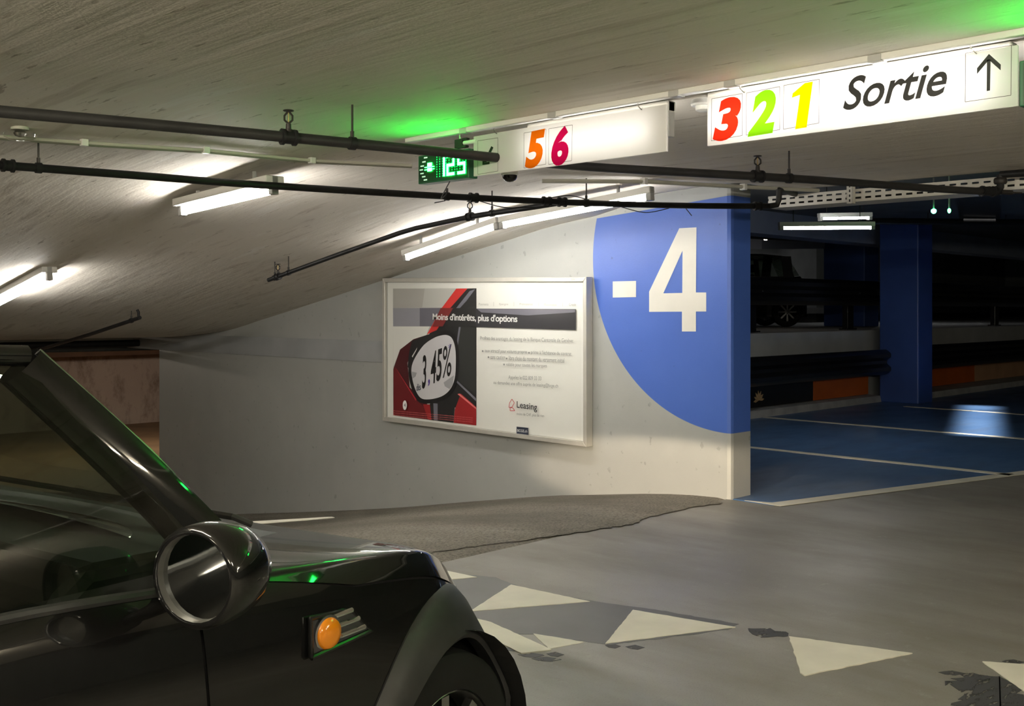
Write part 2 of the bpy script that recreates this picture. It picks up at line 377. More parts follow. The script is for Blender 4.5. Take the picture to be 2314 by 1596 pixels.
# ceilings
xs = frange(-9, 6.2, 14)+frange(6.4, 7.15, 15)
mb = MB(); yy = frange(-9, 4.2, 10)+frange(4.5, 13.8, 46); rows = [[(x, y, ceil_xy(x, y)) for x in xs] for y in yy]
mb.grid(rows); mb.grid([[(x, y, ceil_z(y)+.4) for x in xs] for y in yy])
mb.grid([[(7.15, y, ceil_xy(7.15, y)) for y in yy], [(7.15, y, ceil_z(y)+.4) for y in yy]])
mb.grid([[(x, 13.8, ceil_z(13.8)) for x in xs], [(x, 13.8, ceil_z(13.8)+.3) for x in xs]])
struct('ceiling', mb, 'ceiling_concrete', smooth=True)
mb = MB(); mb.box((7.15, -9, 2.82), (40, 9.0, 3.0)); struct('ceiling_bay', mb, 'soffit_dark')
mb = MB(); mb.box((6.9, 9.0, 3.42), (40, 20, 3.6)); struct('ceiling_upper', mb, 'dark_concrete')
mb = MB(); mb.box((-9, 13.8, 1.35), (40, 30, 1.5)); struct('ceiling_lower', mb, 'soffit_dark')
# walls
WY1, WTH = 13.77, 0.27
yy = frange(4.56, WY1, 40)
def wall_rows(x): return [[(x, y, floor_z(y)-.15) for y in yy], [(x, y, ceil_z(y)+.05) for y in yy]]
mb = MB(); poly_lo = [(y, floor_z(y)-.15) for y in yy]; poly_hi = [(y, ceil_z(y)+.18) for y in yy]
mb.grid([[(WX, y, z) for y, z in poly_lo], [(WX, y, z) for y, z in poly_hi]])
mb.grid([[(WX+WTH, y, z) for y, z in poly_lo], [(WX+WTH, y, z) for y, z in poly_hi]])
ch = .035
mb2 = MB(); prof = [(WX, 4.56+ch), (WX+.012, 4.56+.008), (WX+ch, 4.56), (WX+WTH, 4.56)]
mb.v = [Vector((v.x, max(v.y, 4.56+ch) if v.x < WX+.01 else v.y, v.z)) for v in mb.v]
mb.grid([[(x, y, -.15) for x, y in prof], [(x, y, CEIL+.2) for x, y in prof]])
mb.grid([[(WX, WY1, z) for z in (-1.6, 1.2)], [(WX+WTH, WY1, z) for z in (-1.6, 1.2)]])
struct('wall_ramp', mb, 'wall_paint')
mb = MB(); mb.box((6.95, 8.0, -.2), (40, 8.28, 1.12)); WRET = struct('wall_retaining', mb, 'grey_concrete')
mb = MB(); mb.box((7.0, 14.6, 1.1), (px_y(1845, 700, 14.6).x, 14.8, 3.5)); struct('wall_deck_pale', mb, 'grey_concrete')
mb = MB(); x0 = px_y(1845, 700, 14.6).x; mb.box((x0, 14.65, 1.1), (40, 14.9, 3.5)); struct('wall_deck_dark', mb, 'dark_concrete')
mb = MB(); mb.box((-9, 26.4, -1.6), (40, 26.7, .33)); struct('wall_lower', mb, 'rough_concrete')
mb = MB(); mb.box((-9, 25.7, .31), (40, 26.4, 1.36)); struct('trim_2', mb, 'brown_paint')
mb = MB(); mb.box((-9.2, -9, -1.7), (-9, 30, 2.6)); struct('wall_left', mb, 'dark_concrete')
mb = MB(); mb.box((-9, -9.2, -.3), (40, -9, 3.1)); struct('wall_back', mb, 'dark_concrete')
mb = MB(); mb.box((39.9, -9, -.3), (40.1, 20, 3.6)); struct('wall_right', mb, 'dark_concrete')
mb = MB(); mb.box((7.0, 7.95, 2.50), (40, 8.35, 2.83)); struct('trim_3', mb, 'blue_grey_beam')          # downstand beam over the bay edge
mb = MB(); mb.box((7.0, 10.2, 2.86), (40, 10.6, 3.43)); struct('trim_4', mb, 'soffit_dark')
# blue columns
mb = MB(); mb.box((15.93, 7.13, 0), (16.44, 7.76, 2.83)); tag(obj('column', mb, 'column_blue', bevel=.02), 'blue square concrete column standing at the kerb of the blue parking bay', 'column')
mb = MB(); mb.box((19.4, 9.75, 1.12), (20.0, 10.62, 3.42)); tag(obj('column', mb, 'column_blue', bevel=.02), 'dark blue column on the raised deck behind the upper guard rail', 'column')
# kerb
mb = MB(); mb.prism([(7.2, 7.72, 0), (7.2, 7.74, .10), (7.2, 7.99, .11), (7.2, 7.99, 0)], (8.72, 0, 0)); tag(obj('kerb', mb, 'kerb_paint'), 'low grey kerb under the guard rail, between wall end and blue column', 'kerb')
mb = MB(); mb.prism([(16.45, 7.45, 0), (16.45, 7.47, .10), (16.45, 7.99, .11), (16.45, 7.99, 0)], (20, 0, 0)); tag(obj('kerb', mb, 'kerb_paint'), 'low grey kerb below the orange and tan panels past the blue column', 'kerb')
# painted panels behind the kerbs
def panel(xa, xb, material, label):
    mb = MB(); mb.box((xa, 7.93, .115), (xb, 8.0, .46)); o_ = obj('painted_panel', mb, material, WRET); o_['label'] = label
xo = px_y(1838, 880, 7.93).x
panel(8.0, xo-.01, 'black_paint', 'black painted board above the kerb, beside the orange one')
panel(xo, 15.9, 'orange_paint', 'orange painted board above the kerb, touching the blue column left face')
xt = px_y(2202, 870, 7.93).x
panel(16.46, xt, 'orange_paint', 'orange painted board next to the tan one past the blue column')
panel(xt+.01, 34, 'tan_paint', 'tan painted board above the kerb at the bay edge')

# ------------------------------------------------------------------ guard rails
def guard_rail(xa, xb, y, z0, z1, posts, zb, label, side=-1):
    t = thing('guard_rail', ((xa+xb)/2, y, zb), label, 'guard rail')
    h = z1-z0; prof = [(0, 0), (-.045, .06), (-.085, .16), (-.085, .30), (-.02, .44), (-.02, .56), (-.085, .70), (-.085, .84), (-.045, .94), (0, 1)]
    prof = [(y+side*-1*a if False else y+a, z0+h*b_) for a, b_ in prof]
    mb = MB(); mb.grid([[(x, a, z) for a, z in prof] for x in (xa, xb)]); mb.grid([[(x, a+.012, z) for a, z in prof] for x in (xa, xb)])
    for x in (xa, xb): mb.grid([[(x, a, z) for a, z in prof], [(x, a+.012, z) for a, z in prof]])
    obj('beam', mb, 'rail_black', t, smooth=True)
    for x in posts:
        mb = MB(); mb.box((x-.10, y+.14, zb), (x+.10, y+.24, z1-.03)); obj('post', mb, 'rail_black', t, bevel=.006)
        mb = MB(); mb.box((x-.07, y+.013, z0+.06), (x+.07, y+.14, z1-.06)); obj('spacer_block', mb, 'rail_black', t, bevel=.006)
        mb = MB(); mb.box((x-.17, y+.12, zb), (x+.17, y+.26, zb+.02)); obj('foot_plate', mb, 'rail_black', t)
        mb = MB(); mb.lathe((x, y-.022, (z0+z1)/2), (0, -1, 0), [(0, .016), (.008, .016), (.012, .008)], 8); obj('bolt', mb, 'bright_steel', t)
    return t
xu = 17.02
guard_rail(8.0, xu, 8.32, 1.515, 1.925, (10.5, 13.4, 16.35), 1.12, 'black upper guard rail on the raised deck, ending before the dark blue column')
guard_rail(18.0, 34, 8.32, 1.515, 1.935, (22.6, 26, 30), 1.12, 'black upper guard rail on the raised deck past the blue column')
guard_rail(7.6, 15.86, 7.62, .44, .83, (9, 11.5), 0.112, 'black lower guard rail over the kerb, ending at the blue column')
guard_rail(16.5, 34, 7.55, .47, .87, (26, 30), 0.112, 'black lower guard rail in front of the orange and tan boards')
# dried leaf by the kerb
mb = MB(); c0 = px_y(1714, 905, 7.70)
for k in range(7):
    a = k*math.pi/6+.1; d = Vector((math.cos(a), 0, math.sin(a)))*.13; s = Vector((-math.sin(a), 0, math.cos(a)))*.018
    mb.prism([c0, c0+d*.6+s, c0+d, c0+d*.6-s], (0, -.008, 0))
tag(obj('dried_leaf', mb, 'dry_leaf'), 'small dried star-shaped leaf lying against the kerb', 'leaf')

# ------------------------------------------------------------------ floor markings
def marking(name, pix, material, label, cat='floor marking', group=None, h=.004, rough=0.0, Z=0.0):
    pts = [px_z(a, c, Z) for a, c in pix]; out = []
    for i, p in enumerate(pts):
        q = pts[(i+1) % len(pts)]; n = max(1, int((q-p).length/.03)) if rough else 1
        for k in range(n):
            r = p.lerp(q, k/n)
            if rough and k: r = r+Vector((random.uniform(-rough, rough), random.uniform(-rough, rough), 0))
            out.append(r)
    mb = MB(); mb.prism(out, (0, 0, h)); return tag(obj(name, mb, material), label, cat, group)
G = 'white triangles painted on the dark band'
mat('band_grey', (.115, .115, .115), .5, noise=.12, nscale=3)
mat('worn_paint', (.045, .045, .048), .6, noise=.2, nscale=12)
m, nt, b = nodes_of('worn_streaks'); o = N(nt, 'ShaderNodeTexCoord').outputs['Object']
b.inputs['Base Color'].default_value = (.05, .05, .052, 1); b.inputs['Roughness'].default_value = .6
wn = noise(nt, o, 10, 6, mapping=(1, 2.6, 1), rough=.7); L(nt, ramp(nt, wn, .40, .46), b.inputs['Alpha'])
marking('painted_band', [(1060, 1300), (1120, 1305), (1185, 1330), (1320, 1356), (1480, 1378), (1670, 1411), (1645, 1424), (1380, 1458), (1330, 1452), (1205, 1434), (1160, 1434), (1060, 1420), (1000, 1380), (950, 1320)], 'band_grey', 'dark grey painted band on the floor carrying white triangles', h=.0012, rough=.006)
marking('white_triangle', [(1155, 1323), (1333, 1361), (1062, 1383)], 'marking_white', 'white floor triangle on the grey band, beside the black car fender', group=G, rough=.002)
marking('white_triangle', [(1430, 1380), (1662, 1419), (1368, 1456)], 'marking_white', 'white floor triangle at the tail end of the grey band', group=G, rough=.002)
marking('white_triangle', [(1783, 1440), (2062, 1478), (1840, 1524), (1818, 1529), (1808, 1522)], 'marking_white', 'white floor triangle with chipped edges on the bare floor past the worn patch', group=G, rough=.003)
marking('white_triangle', [(2220, 1497), (2460, 1512), (2420, 1640)], 'marking_white', 'white floor triangle beside the large black worn patch', group=G, rough=.002)
marking('white_triangle', [(1078, 1306), (985, 1286), (930, 1318)], 'marking_white', 'small white floor triangle half hidden by the car nose', group=G, rough=.001)
marking('white_chevron', [(1070, 1398), (1110, 1408), (1246, 1470), (1178, 1478), (1100, 1440), (1050, 1420)], 'marking_white', 'white slanted floor stripe running under the car nose', rough=.002)
marking('white_chevron', [(1205, 1433), (1320, 1452), (1240, 1468), (1222, 1450)], 'marking_cream', 'faded grey-white wedge between the stripe and the triangle', h=.0022, rough=.003)
marking('white_stripe', [(545, 1181), (750, 1169), (756, 1171), (700, 1176), (560, 1187)], 'marking_white', 'thin white stripe across the ramp near the wall foot', h=.004, Z=-.16)
marking('worn_patch', [(1690, 1421), (1740, 1420), (1782, 1432), (1772, 1440), (1735, 1441), (1700, 1434)], 'worn_streaks', 'small black worn patch between two white triangles', 'floor marking', h=.0015, rough=.022)
marking('worn_patch', [(2135, 1540), (2200, 1522), (2260, 1530), (2310, 1560), (2400, 1620), (2260, 1640), (2150, 1590), (2180, 1565)], 'worn_streaks', 'large black ragged worn patch beside the white triangle', 'floor marking', h=.0015, rough=.035)
# thin dabs of black around the patches
for i, (a, c, s) in enumerate([(1200, 1480, 30), (1235, 1489, 34), (1160, 1466, 22), (1435, 1462, 22), (1385, 1459, 18), (2150, 1520, 30), (2290, 1495, 26), (1255, 1478, 20)]):
    marking('worn_dab', [(a-s, c), (a, c-4), (a+s, c+2), (a+s*.3, c+7), (a-s*.5, c+5)], 'worn_streaks', ['dark worn dab just below the tip of the white slanted stripe', 'longest dark worn dab under the white slanted stripe', 'dark worn dab touching the white slanted stripe by the car', 'dark worn dab below the corner of the triangle ending the grey band', 'dark worn dab at the near edge of the grey band', 'dark worn dab left of the large black patch', 'dark worn dab on the upper edge of the last white triangle', 'dark worn dab beside the longest one below the slanted stripe'][i], 'floor marking', 'dark worn dabs in the floor paint', h=.001, rough=.02)
# bay lines
def line(xa, ya, xb, yb, wd, label):
    a, b_ = Vector((xa, ya, .004)), Vector((xb, yb, .004)); n = (b_-a).normalized().cross(Vector((0,0,1)))*wd/2
    mb = MB(); mb.prism([a-n, b_-n, b_+n, a+n], (0, 0, .003)); tag(obj('bay_line', mb, 'marking_white'), label, 'floor marking')
line(9.67, 3.5, 9.67, 7.7, .11, 'white parking line across blue floor, nearest the pillar')
line(12.45, 2.9, 12.5, 7.7, .11, 'second white parking line from the pillar across blue floor')
line(15.3, 2.5, 15.4, 7.1, .11, 'third white parking line, ending by the blue column foot')
mb = MB(); n = Vector((-dirA.y, dirA.x, 0))*.06
P0 = px_z(1690, 1134)
mb.prism([P0+Vector((0, .03, .004)), P0+Vector((0, -.05, .004)), A0-n+Vector((0, 0, .004)), A2-n+Vector((0, 0, .004)), A2+n+Vector((0, 0, .004)), A0+n+Vector((.05, 0, .004))], (0, 0, .003))
tag(obj('bay_line', mb, 'marking_white'), 'long white border line along the front of the blue bay', 'floor marking')

# ------------------------------------------------------------------ number on the wall
WF = WX
nb = thing('level_number', px_x(1500, 750, WF), 'large white minus four painted on the blue disc of the wall', 'number')
def wpoly(name, pix, X, proud, material, parent): return poly_print(name, [px_x(a, c, X) for a, c in pix], material, parent, proud)
z0_, s0 = (1320, 400), 420/1676
def k1(*p): return [(z0_[0]+a*s0, z0_[1]+c*s0) for a, c in p]
wpoly('minus_sign', k1((260, 943), (470, 938), (470, 1084), (260, 1088)), WF, .003, 'white_paint', nb)
mb = MB(); o4 = [px_x(a, c, WF)+Vector((-.003, 0, 0)) for a, c in k1((860, 463), (1015, 455), (1010, 1042), (1103, 1042), (1103, 1214), (1010, 1214), (1010, 1394), (884, 1394), (884, 1215), (588, 1217), (588, 1035))]
i4 = [px_x(a, c, WF)+Vector((-.003, 0, 0)) for a, c in k1((889, 665), (887, 1046), (716, 1050))]
bm = bmesh.new(); ov = [bm.verts.new(p) for p in o4]; iv = [bm.verts.new(p) for p in i4]
es = [bm.edges.new((ov[i], ov[(i+1) % len(ov)])) for i in range(len(ov))]+[bm.edges.new((iv[i], iv[(i+1) % 3])) for i in range(3)]
bmesh.ops.triangle_fill(bm, use_beauty=True, use_dissolve=False, edges=es, normal=(-1, 0, 0))
bm.verts.index_update(); mb = MB(); mb.add([v.co for v in bm.verts], [tuple(v.index for v in f.verts) for f in bm.faces]); bm.free()
obj('digit', mb, 'white_paint', nb)

# ------------------------------------------------------------------ poster in its frame
PX = WX-.06
def P(px, py): return px_x(px, py, PX)
po = thing('poster_frame', px_x(1100, 990, WX), 'silver framed leasing poster with red car picture hanging on the wall', 'poster')
yl, yr = px_x(869, 700, PX).y, px_x(1330, 700, PX).y
ztl, zbl = px_x(869, 629, PX).z, px_x(869, 951, PX).z; ztr, zbr = px_x(1330, 626, PX).z, px_x(1330, 1010, PX).z
zt, zb = (ztl+ztr)/2, (zbl+zbr)/2
def PP(u, v):                                          # u 0..1 left to right, v 0..1 bottom to top on the tilted sheet
    zl = zbl+(ztl-zbl)*v; zr = zbr+(ztr-zbr)*v; return Vector((PX, yl+(yr-yl)*u, zl+(zr-zl)*u))
mb = MB(); mb.prism([PP(.008, .012), PP(.992, .012), PP(.992, .988), PP(.008, .988)], (.06, 0, 0)); obj('back_board', mb, 'grey_plastic', po)
fw = .022
for nm, a, b_, c_, d_ in (('frame_bar', (0, 0), (1, 0), (1-fw*.6, fw*1.3), (fw*.6, fw*1.3)), ('frame_bar', (0, 1), (1, 1), (1-fw*.6, 1-fw*1.3), (fw*.6, 1-fw*1.3)),
                          ('frame_bar', (0, 0), (fw*.6, fw*1.3), (fw*.6, 1-fw*1.3), (0, 1)), ('frame_bar', (1, 0), (1-fw*.6, fw*1.3), (1-fw*.6, 1-fw*1.3), (1, 1))):
    mb = MB(); mb.prism([PP(*a)+Vector((-.03, 0, 0)), PP(*b_)+Vector((-.03, 0, 0)), PP(*c_)+Vector((-.03, 0, 0)), PP(*d_)+Vector((-.03, 0, 0))], (.085, 0, 0)); obj(nm, mb, 'aluminium', po, bevel=.004)
sheet = poly_print('poster_sheet', [PP(.02, .03), PP(.98, .03), PP(.98, .97), PP(.02, .97)], 'print_light', po, .002)
c7x, c7y, c7s = 850, 600, 500/1814
def pz(*p): return [P(c7x+a*c7s, c7y+c*c7s) for a, c in p]
LAY = [0.0025]
def pp(name, material, *p):
    LAY[0] += .00035; return poly_print(name, pz(*p), material, sheet, LAY[0])
pp('picture', 'print_sky', (140, 190), (825, 188), (825, 1312), (145, 1228))
pp('picture', 'print_pale_grey', (140, 190), (400, 190), (380, 345), (140, 350))
pp('picture', 'print_light', (142, 500), (440, 500), (410, 580), (300, 610), (200, 690), (145, 830))
pp('picture', 'print_band_pale', (140, 350), (540, 348), (470, 500), (142, 500))
pp('picture', 'print_band_mid', (360, 349), (540, 348), (470, 500), (360, 500))
# red car of the picture
pp('picture', 'print_charcoal', (752, 190), (825, 188), (825, 1170), (470, 1160), (300, 900), (440, 560), (600, 350))
pp('picture', 'print_red', (660, 190), (752, 189), (610, 350), (500, 530), (420, 565), (540, 350))
pp('picture', 'print_band_red', (540, 350), (648, 349), (560, 500), (470, 500))
pp('picture', 'print_steel', (770, 210), (815, 195), (745, 290), (690, 350), (660, 350))
pp('picture', 'print_glass', (825, 330), (825, 1060), (660, 930), (690, 520), (740, 350))
pp('picture', 'print_steel', (682, 505), (697, 505), (670, 690), (655, 700))
pp('picture', 'print_dark_red', (420, 570), (310, 605), (200, 690), (165, 790), (145, 850), (145, 1228), (460, 1268), (420, 1130), (280, 1000), (260, 800), (330, 650))
pp('picture', 'print_mid_red', (150, 830), (200, 900), (330, 1100), (440, 1200), (460, 1268), (145, 1228))
pp('picture', 'print_crimson', (160, 835), (172, 850), (335, 1100), (330, 1110))
pp('picture', 'print_deep_red', (700, 1050), (825, 1160), (825, 1312), (640, 1290), (650, 1180))
pp('picture', 'print_pink', (672, 1055), (690, 1050), (825, 1165), (825, 1180))
pp('picture', 'print_steel', (655, 950), (665, 940), (825, 1090), (825, 1115))
pp('picture', 'print_deep_red', (390, 1140), (450, 1140), (460, 1268), (430, 1262))
pp('picture', 'print_charcoal', (445, 1130), (650, 1150), (640, 1290), (460, 1268))
pp('picture', 'print_steel', (475, 1130), (510, 1133), (510, 1272), (480, 1268))
def ring(cx, cy, pts, s=1.0): return [(cx+(a-cx)*s, cy+(c-cy)*s) for a, c in pts]
mir = [(590, 572), (630, 600), (655, 680), (660, 800), (650, 930), (610, 1020), (540, 1075), (440, 1098), (370, 1085), (325, 1010), (298, 900), (300, 820), (335, 740), (400, 650), (480, 595), (540, 574)]
def rounded(pts, n=4):
    k = len(pts); out = []
    for i in range(k):
        p0, p1, p2, p3 = (Vector(pts[(i+q) % k]) for q in (-1, 0, 1, 2))
        for m_ in range(n):
            t = m_/n; out.append(tuple(.5*((2*p1)+(p2-p0)*t+(2*p0-5*p1+4*p2-p3)*t*t+(3*p1-p0-3*p2+p3)*t**3)))
    return out
mir = rounded(mir)
pp('picture', 'print_black', *ring(480, 840, mir, 1.13)); pp('picture', 'print_charcoal', (300, 620), (420, 570), (560, 545), (480, 590), (380, 660), (310, 780), (285, 870), (265, 830), (275, 720))
pp('picture', 'print_mirror', *mir)
pp('picture', 'print_mirror_dark', (298, 870), (340, 880), (330, 910), (303, 930)); pp('picture', 'print_mirror_dark', (560, 960), (645, 900), (635, 975), (610, 1015), (570, 990))
pp('picture', 'print_light', (300, 745), (345, 672), (335, 700), (305, 755))
def ptext(body, bl, br, tl, material, **k):
    LAY[0] += .0003; a, b_, c_ = pz(bl, br, tl); return text_quad('print_text', body, a, b_, c_, material, sheet, proud=LAY[0], **k)
ptext('3', (383, 1015), (415, 1005), (390, 740), 'print_black', offset=.02)
ptext(',', (432, 992), (447, 988), (434, 935), 'print_violet', offset=.03)
ptext('4', (452, 975), (495, 962), (462, 708), 'print_black', offset=.02)
ptext('5', (500, 955), (540, 942), (512, 690), 'print_black', offset=.02)
ptext('%', (548, 925), (622, 905), (558, 665), 'print_black', offset=.004)
ptext('*', (600, 685), (620, 680), (602, 645), 'print_violet', offset=.0)
ptext('dès', (338, 1030), (374, 1020), (338, 975), 'print_navy', offset=.012)
# dark title band
pp('title_band', 'print_band', (825, 354), (1647, 358), (1645, 530), (825, 505))
pp('title_band', 'print_band_mid', (835, 356), (1640, 362), (1640, 385), (1250, 410), (870, 385))
pp('title_band', 'print_charcoal', (545, 349), (825, 354), (825, 505), (475, 500))
pp('title_band', 'print_band_red', (540, 349), (640, 350), (555, 500), (470, 500))
ptext("Moins d'intérêts, plus d'options", (473, 462), (1168, 483), (473, 392), 'print_white', offset=.022, spacing=.93)
for body, x0, x1, yb, yt, mt in (('Paiements', 852, 930, 328, 308, 'print_pale_grey'), ('Epargne', 1020, 1093, 330, 309, 'print_pale_grey'), ('Prévoyance', 1187, 1293, 330, 309, 'print_pale_grey'), ('Placement', 1388, 1490, 331, 310, 'print_pale_grey'), ('Crédit', 1592, 1650, 332, 310, 'print_grey')):
    ptext(body, (x0, yb), (x1, yb+1), (x0, yt), mt)
for x in (975, 1140, 1343, 1541): pp('divider', 'print_pale_grey', (x-1, 300), (x+1, 300), (x+1, 335), (x-1, 335))
for body, x0, x1, yb, yb2, hh in (("Profitez des avantages du leasing de la Banque Cantonale de Genève:", 866, 1628, 618, 642, 38),
        ("taux attractif pour voitures propres", 903, 1250, 720, 731, 36), ("prime à l'échéance du contrat", 1282, 1612, 732, 748, 38),
        ("sans caution", 950, 1070, 768, 772, 34), ("libre choix du montant du versement initial", 1100, 1555, 776, 798, 36),
        ("valable pour toutes les marques", 1078, 1412, 832, 845, 36), ("Appelez le 022 809 33 33", 1098, 1366, 940, 952, 40),
        ("ou demandez une offre auprès de leasing@bcge.ch", 975, 1505, 980, 1010, 36), ("moins de CHF, plus de rien", 1165, 1390, 1232, 1250, 28)):
    ptext(body, (x0, yb), (x1, yb2), (x0, yb-hh), 'print_grey')
for x, y in ((887, 702), (1267, 716), (935, 752), (1084, 763), (1063, 812)): pp('bullet', 'print_grey', (x-6, y-7), (x+6, y-7), (x+6, y+7), (x-6, y+7))
ptext('Leasing', (1168, 1182), (1334, 1205), (1168, 1112), 'print_black', offset=.006)
for ln in (((1128, 1095), (1148, 1125), (1130, 1160), (1105, 1165), (1108, 1130)), ((1115, 1165), (1135, 1165), (1153, 1190), (1115, 1190))):
    k = len(ln)
    for i in range(k):
        a, c = Vector(ln[i]), Vector(ln[(i+1) % k]); n = Vector((-(c-a).y, (c-a).x)).normalized()*2.2
        pp('logo_line', 'print_crimson', tuple(a-n), tuple(c-n), tuple(c+n), tuple(a+n))
pp('logo_box', 'print_navy', (1168, 1320), (1263, 1330), (1263, 1395), (1168, 1385)); ptext('BCGE.ch', (1175, 1362), (1256, 1370), (1175, 1340), 'print_white', offset=.012)
cc = [(252+17*math.cos(a*math.pi/8), 1145+40*math.sin(a*math.pi/8)) for a in range(16)]; pp('round_sticker', 'print_white', *cc); ptext('4', (246, 1160), (258, 1162), (246, 1128), 'print_navy')
for r in range(3): ptext("Offre soumise à conditions, sous réserve d'acceptation du dossier par la banque. Exemple de calcul et conditions détaillées sur demande auprès de la banque", (155, 1195+r*17), (810, 1255+r*17), (155, 1185+r*17), 'print_pink')
poly_print('glass_pane', [PP(.02, .03), PP(.98, .03), PP(.98, .97), PP(.02, .97)], 'poster_glass', po, .027)
a, b_, c_ = pz((1622, 122), (1650, 123), (1622, 108)); text_quad('print_text', '234', a, b_, c_, 'print_grey', po, proud=.034)

# ------------------------------------------------------------------ fluorescent battens
def batten(a, b_, label, group=None, tubemat='tube_light', drop=.075, tr=.017, cat='ceiling light', body_w=.03, sideoff=0.0, spacer=0.0):
    a, b_ = Vector(a), Vector(b_); t = thing('tube_light', (a+b_)/2, label, cat, group)
    d = (b_-a); ln = d.length; d.normalize(); s = Vector((0, 0, 1)).cross(d).normalized(); u = d.cross(s).normalized()
    if u.z < 0: u = -u
    mb = MB(); mb.obox((a+b_)/2-u*.024, d*ln/2, s*body_w, u*.024); obj('batten_body', mb, 'white_metal', t, bevel=.006)
    so = s*sideoff
    if spacer:
        for f_ in (.2, .8):
            p = a.lerp(b_, f_); mb = MB(); mb.tube([p-u*.005, (p.x, p.y, ceil_z(p.y)+.004)], .012, 8); obj('spacer', mb, 'grey_plastic', t)
    mb = MB(); mb.tube([a+d*.045-u*drop+so, b_-d*.045-u*drop+so], tr, 12); obj('lamp_tube', mb, tubemat, t, smooth=True)
    for e, sg in ((a, 1), (b_, -1)):
        mb = MB(); mb.obox(e+d*sg*.022-u*(drop*.5+.012)+so*.5, d*.022, s*(.022+abs(sideoff)*.5), u*(drop*.5+.012)); obj('end_socket', mb, 'grey_plastic', t, bevel=.004)
    return t
def cz(x, y, dz=0.0): return (x, y, ceil_z(y)+dz)
batten((3.4, 5.345, 2.229), (3.4, 6.47, 2.172), 'lit tube light on the sloped ceiling, crossed by the second sprinkler pipe', tubemat='tube_light_ramp', drop=.085, tr=.021, body_w=.062, spacer=1)
batten(cz(3.4, 8.62), cz(3.4, 9.85), 'lit tube light low on the sloped ceiling toward the ramp bottom', tubemat='tube_light_ramp', drop=.085, tr=.021, body_w=.062)
batten((5.9, 6.06, 2.186), (5.9, 7.24, 1.966), 'lit tube light above the poster beside the ramp wall', tubemat='tube_light_poster', spacer=1)
batten((5.9, 4.53, 2.305), (5.9, 6.03, 2.184), 'lit tube light above the blue disc beside the ramp wall', tubemat='tube_light_wall', spacer=1)
# trunking line carrying the sign lights
SX = 3.59
batten((SX+.09, 1.32, CEIL-.012), (SX+.09, 2.52, CEIL-.012), 'lit tube light directly behind the exit sign', drop=.13, tubemat='tube_light_sign')
batten((SX+.09, 2.72, CEIL-.012), (SX+.09, 3.55, CEIL-.012), 'lit tube light directly behind the sign reading 5 6', drop=.13, tubemat='tube_light_faint')
# unseen tubes added to fill the hall with light, outside the picture
for i, (a, b_) in enumerate((((-.6, -2.6), (-.6, -1.1)), ((3.68, -3.4), (3.68, -1.9)), ((-.6, 1.6), (-.6, 3.1)), ((-4.5, -2.6), (-4.5, -1.1)), ((-4.5, 1.6), (-4.5, 3.1)), ((3.68, -6.4), (3.68, -4.9)))):
    batten((a[0], a[1], CEIL), (b_[0], b_[1], CEIL), 'added warm fill tube on the open hall ceiling, far from the ramp wall', group='added hall fill lights', tubemat='tube_fill_hall')

# ------------------------------------------------------------------ hanging signs
SZ0, SZ1 = 2.108, 2.305
def sp(px, py): return px_x(px, py, SX-.006)
def sign(y0, y1, label):
    t = thing('hanging_sign', (SX, (y0+y1)/2, SZ0), label, 'sign')
    mb = MB(); mb.box((SX-.006, y0, SZ0), (SX+.006, y1, SZ1)); obj('sign_panel', mb, 'sign_acrylic', t, bevel=.002)
    return t
def hook(y, t):
    p = [(SX-.002, y, CEIL-.005), (SX-.002, y, SZ1+.022)]; p += [(SX-.012*math.sin(a)-.002, y+.011*math.cos(a)-.011+.0, SZ1+.008+.014*math.sin(a+1.57)) for a in frange(0, 4.6, 8)]
    mb = MB(); mb.tube(p, .0028, 6); obj('hanger_hook', mb, 'bright_steel', t, smooth=True)
def frame_lines(pix, t):
    pts = [sp(a, c) for a, c in pix]; k = len(pts)
    for i in range(k):
        a, c = pts[i], pts[(i+1) % k]; n = (c-a).normalized().cross(Vector((1, 0, 0)))*.0009
        poly_print('outline', [a-n, c-n, c+n, a+n], 'print_line', t, .001)
def c3(*p): return [(1300+a*1014/2314, 60+c*1014/2314) for a, c in p]
def digit(body, bl, br, tl, material, t, **k):
    a, b_, c_ = (sp(*q) for q in c3(bl, br, tl)); return text_quad('digit', body, a, b_, c_, material, t, proud=.0016, **k)
s1 = sign(px_x(2301, 300, SX).y, px_x(1600, 300, SX).y, 'white hanging exit sign with red 3, green 2, yellow 1 and an up arrow')
for y in (px_x(2193, 0, SX).y, px_x(1673, 0, SX).y): hook(y, s1)
frame_lines(c3((704, 373), (862, 346), (862, 562), (702, 590)), s1); frame_lines(c3((884, 343), (1055, 310), (1055, 532), (882, 560)), s1); frame_lines(c3((1076, 304), (1259, 272), (1257, 498), (1074, 530)), s1)
digit('3', (708, 598), (840, 578), (728, 378), 'digit_red', s1, offset=.05, shear=.12)
digit('2', (890, 570), (1024, 548), (908, 342), 'digit_green', s1, offset=.05, shear=.12)
poly_print('digit', [sp(*q) for q in c3((1135, 530), (1160, 352), (1118, 368), (1122, 345), (1185, 292), (1226, 284), (1194, 520))], 'digit_yellow', s1, .0016)
a, b_, c_ = (sp(*q) for q in c3((1380, 436), (1908, 352), (1400, 281)))
text_quad('lettering', 'Sortie', a, b_, c_+Vector((0, 0, .012)), 'print_black', s1, proud=.0016, offset=.014, shear=.18)
frame_lines(c3((2013, 138), (2250, 97), (2247, 355), (2011, 389)), s1)
def c8(*p): return [(2100+a*214/1552, 40+c*220/1596) for a, c in p]
for q in (((980, 595), (1175, 770), (1172, 865), (1005, 715), (985, 700), (945, 735), (785, 925), (785, 830)), ((948, 690), (1008, 690), (998, 1195), (943, 1205))):
    poly_print('arrow_symbol', [sp(*r) for r in c8(*q)], 'print_black', s1, .0016)
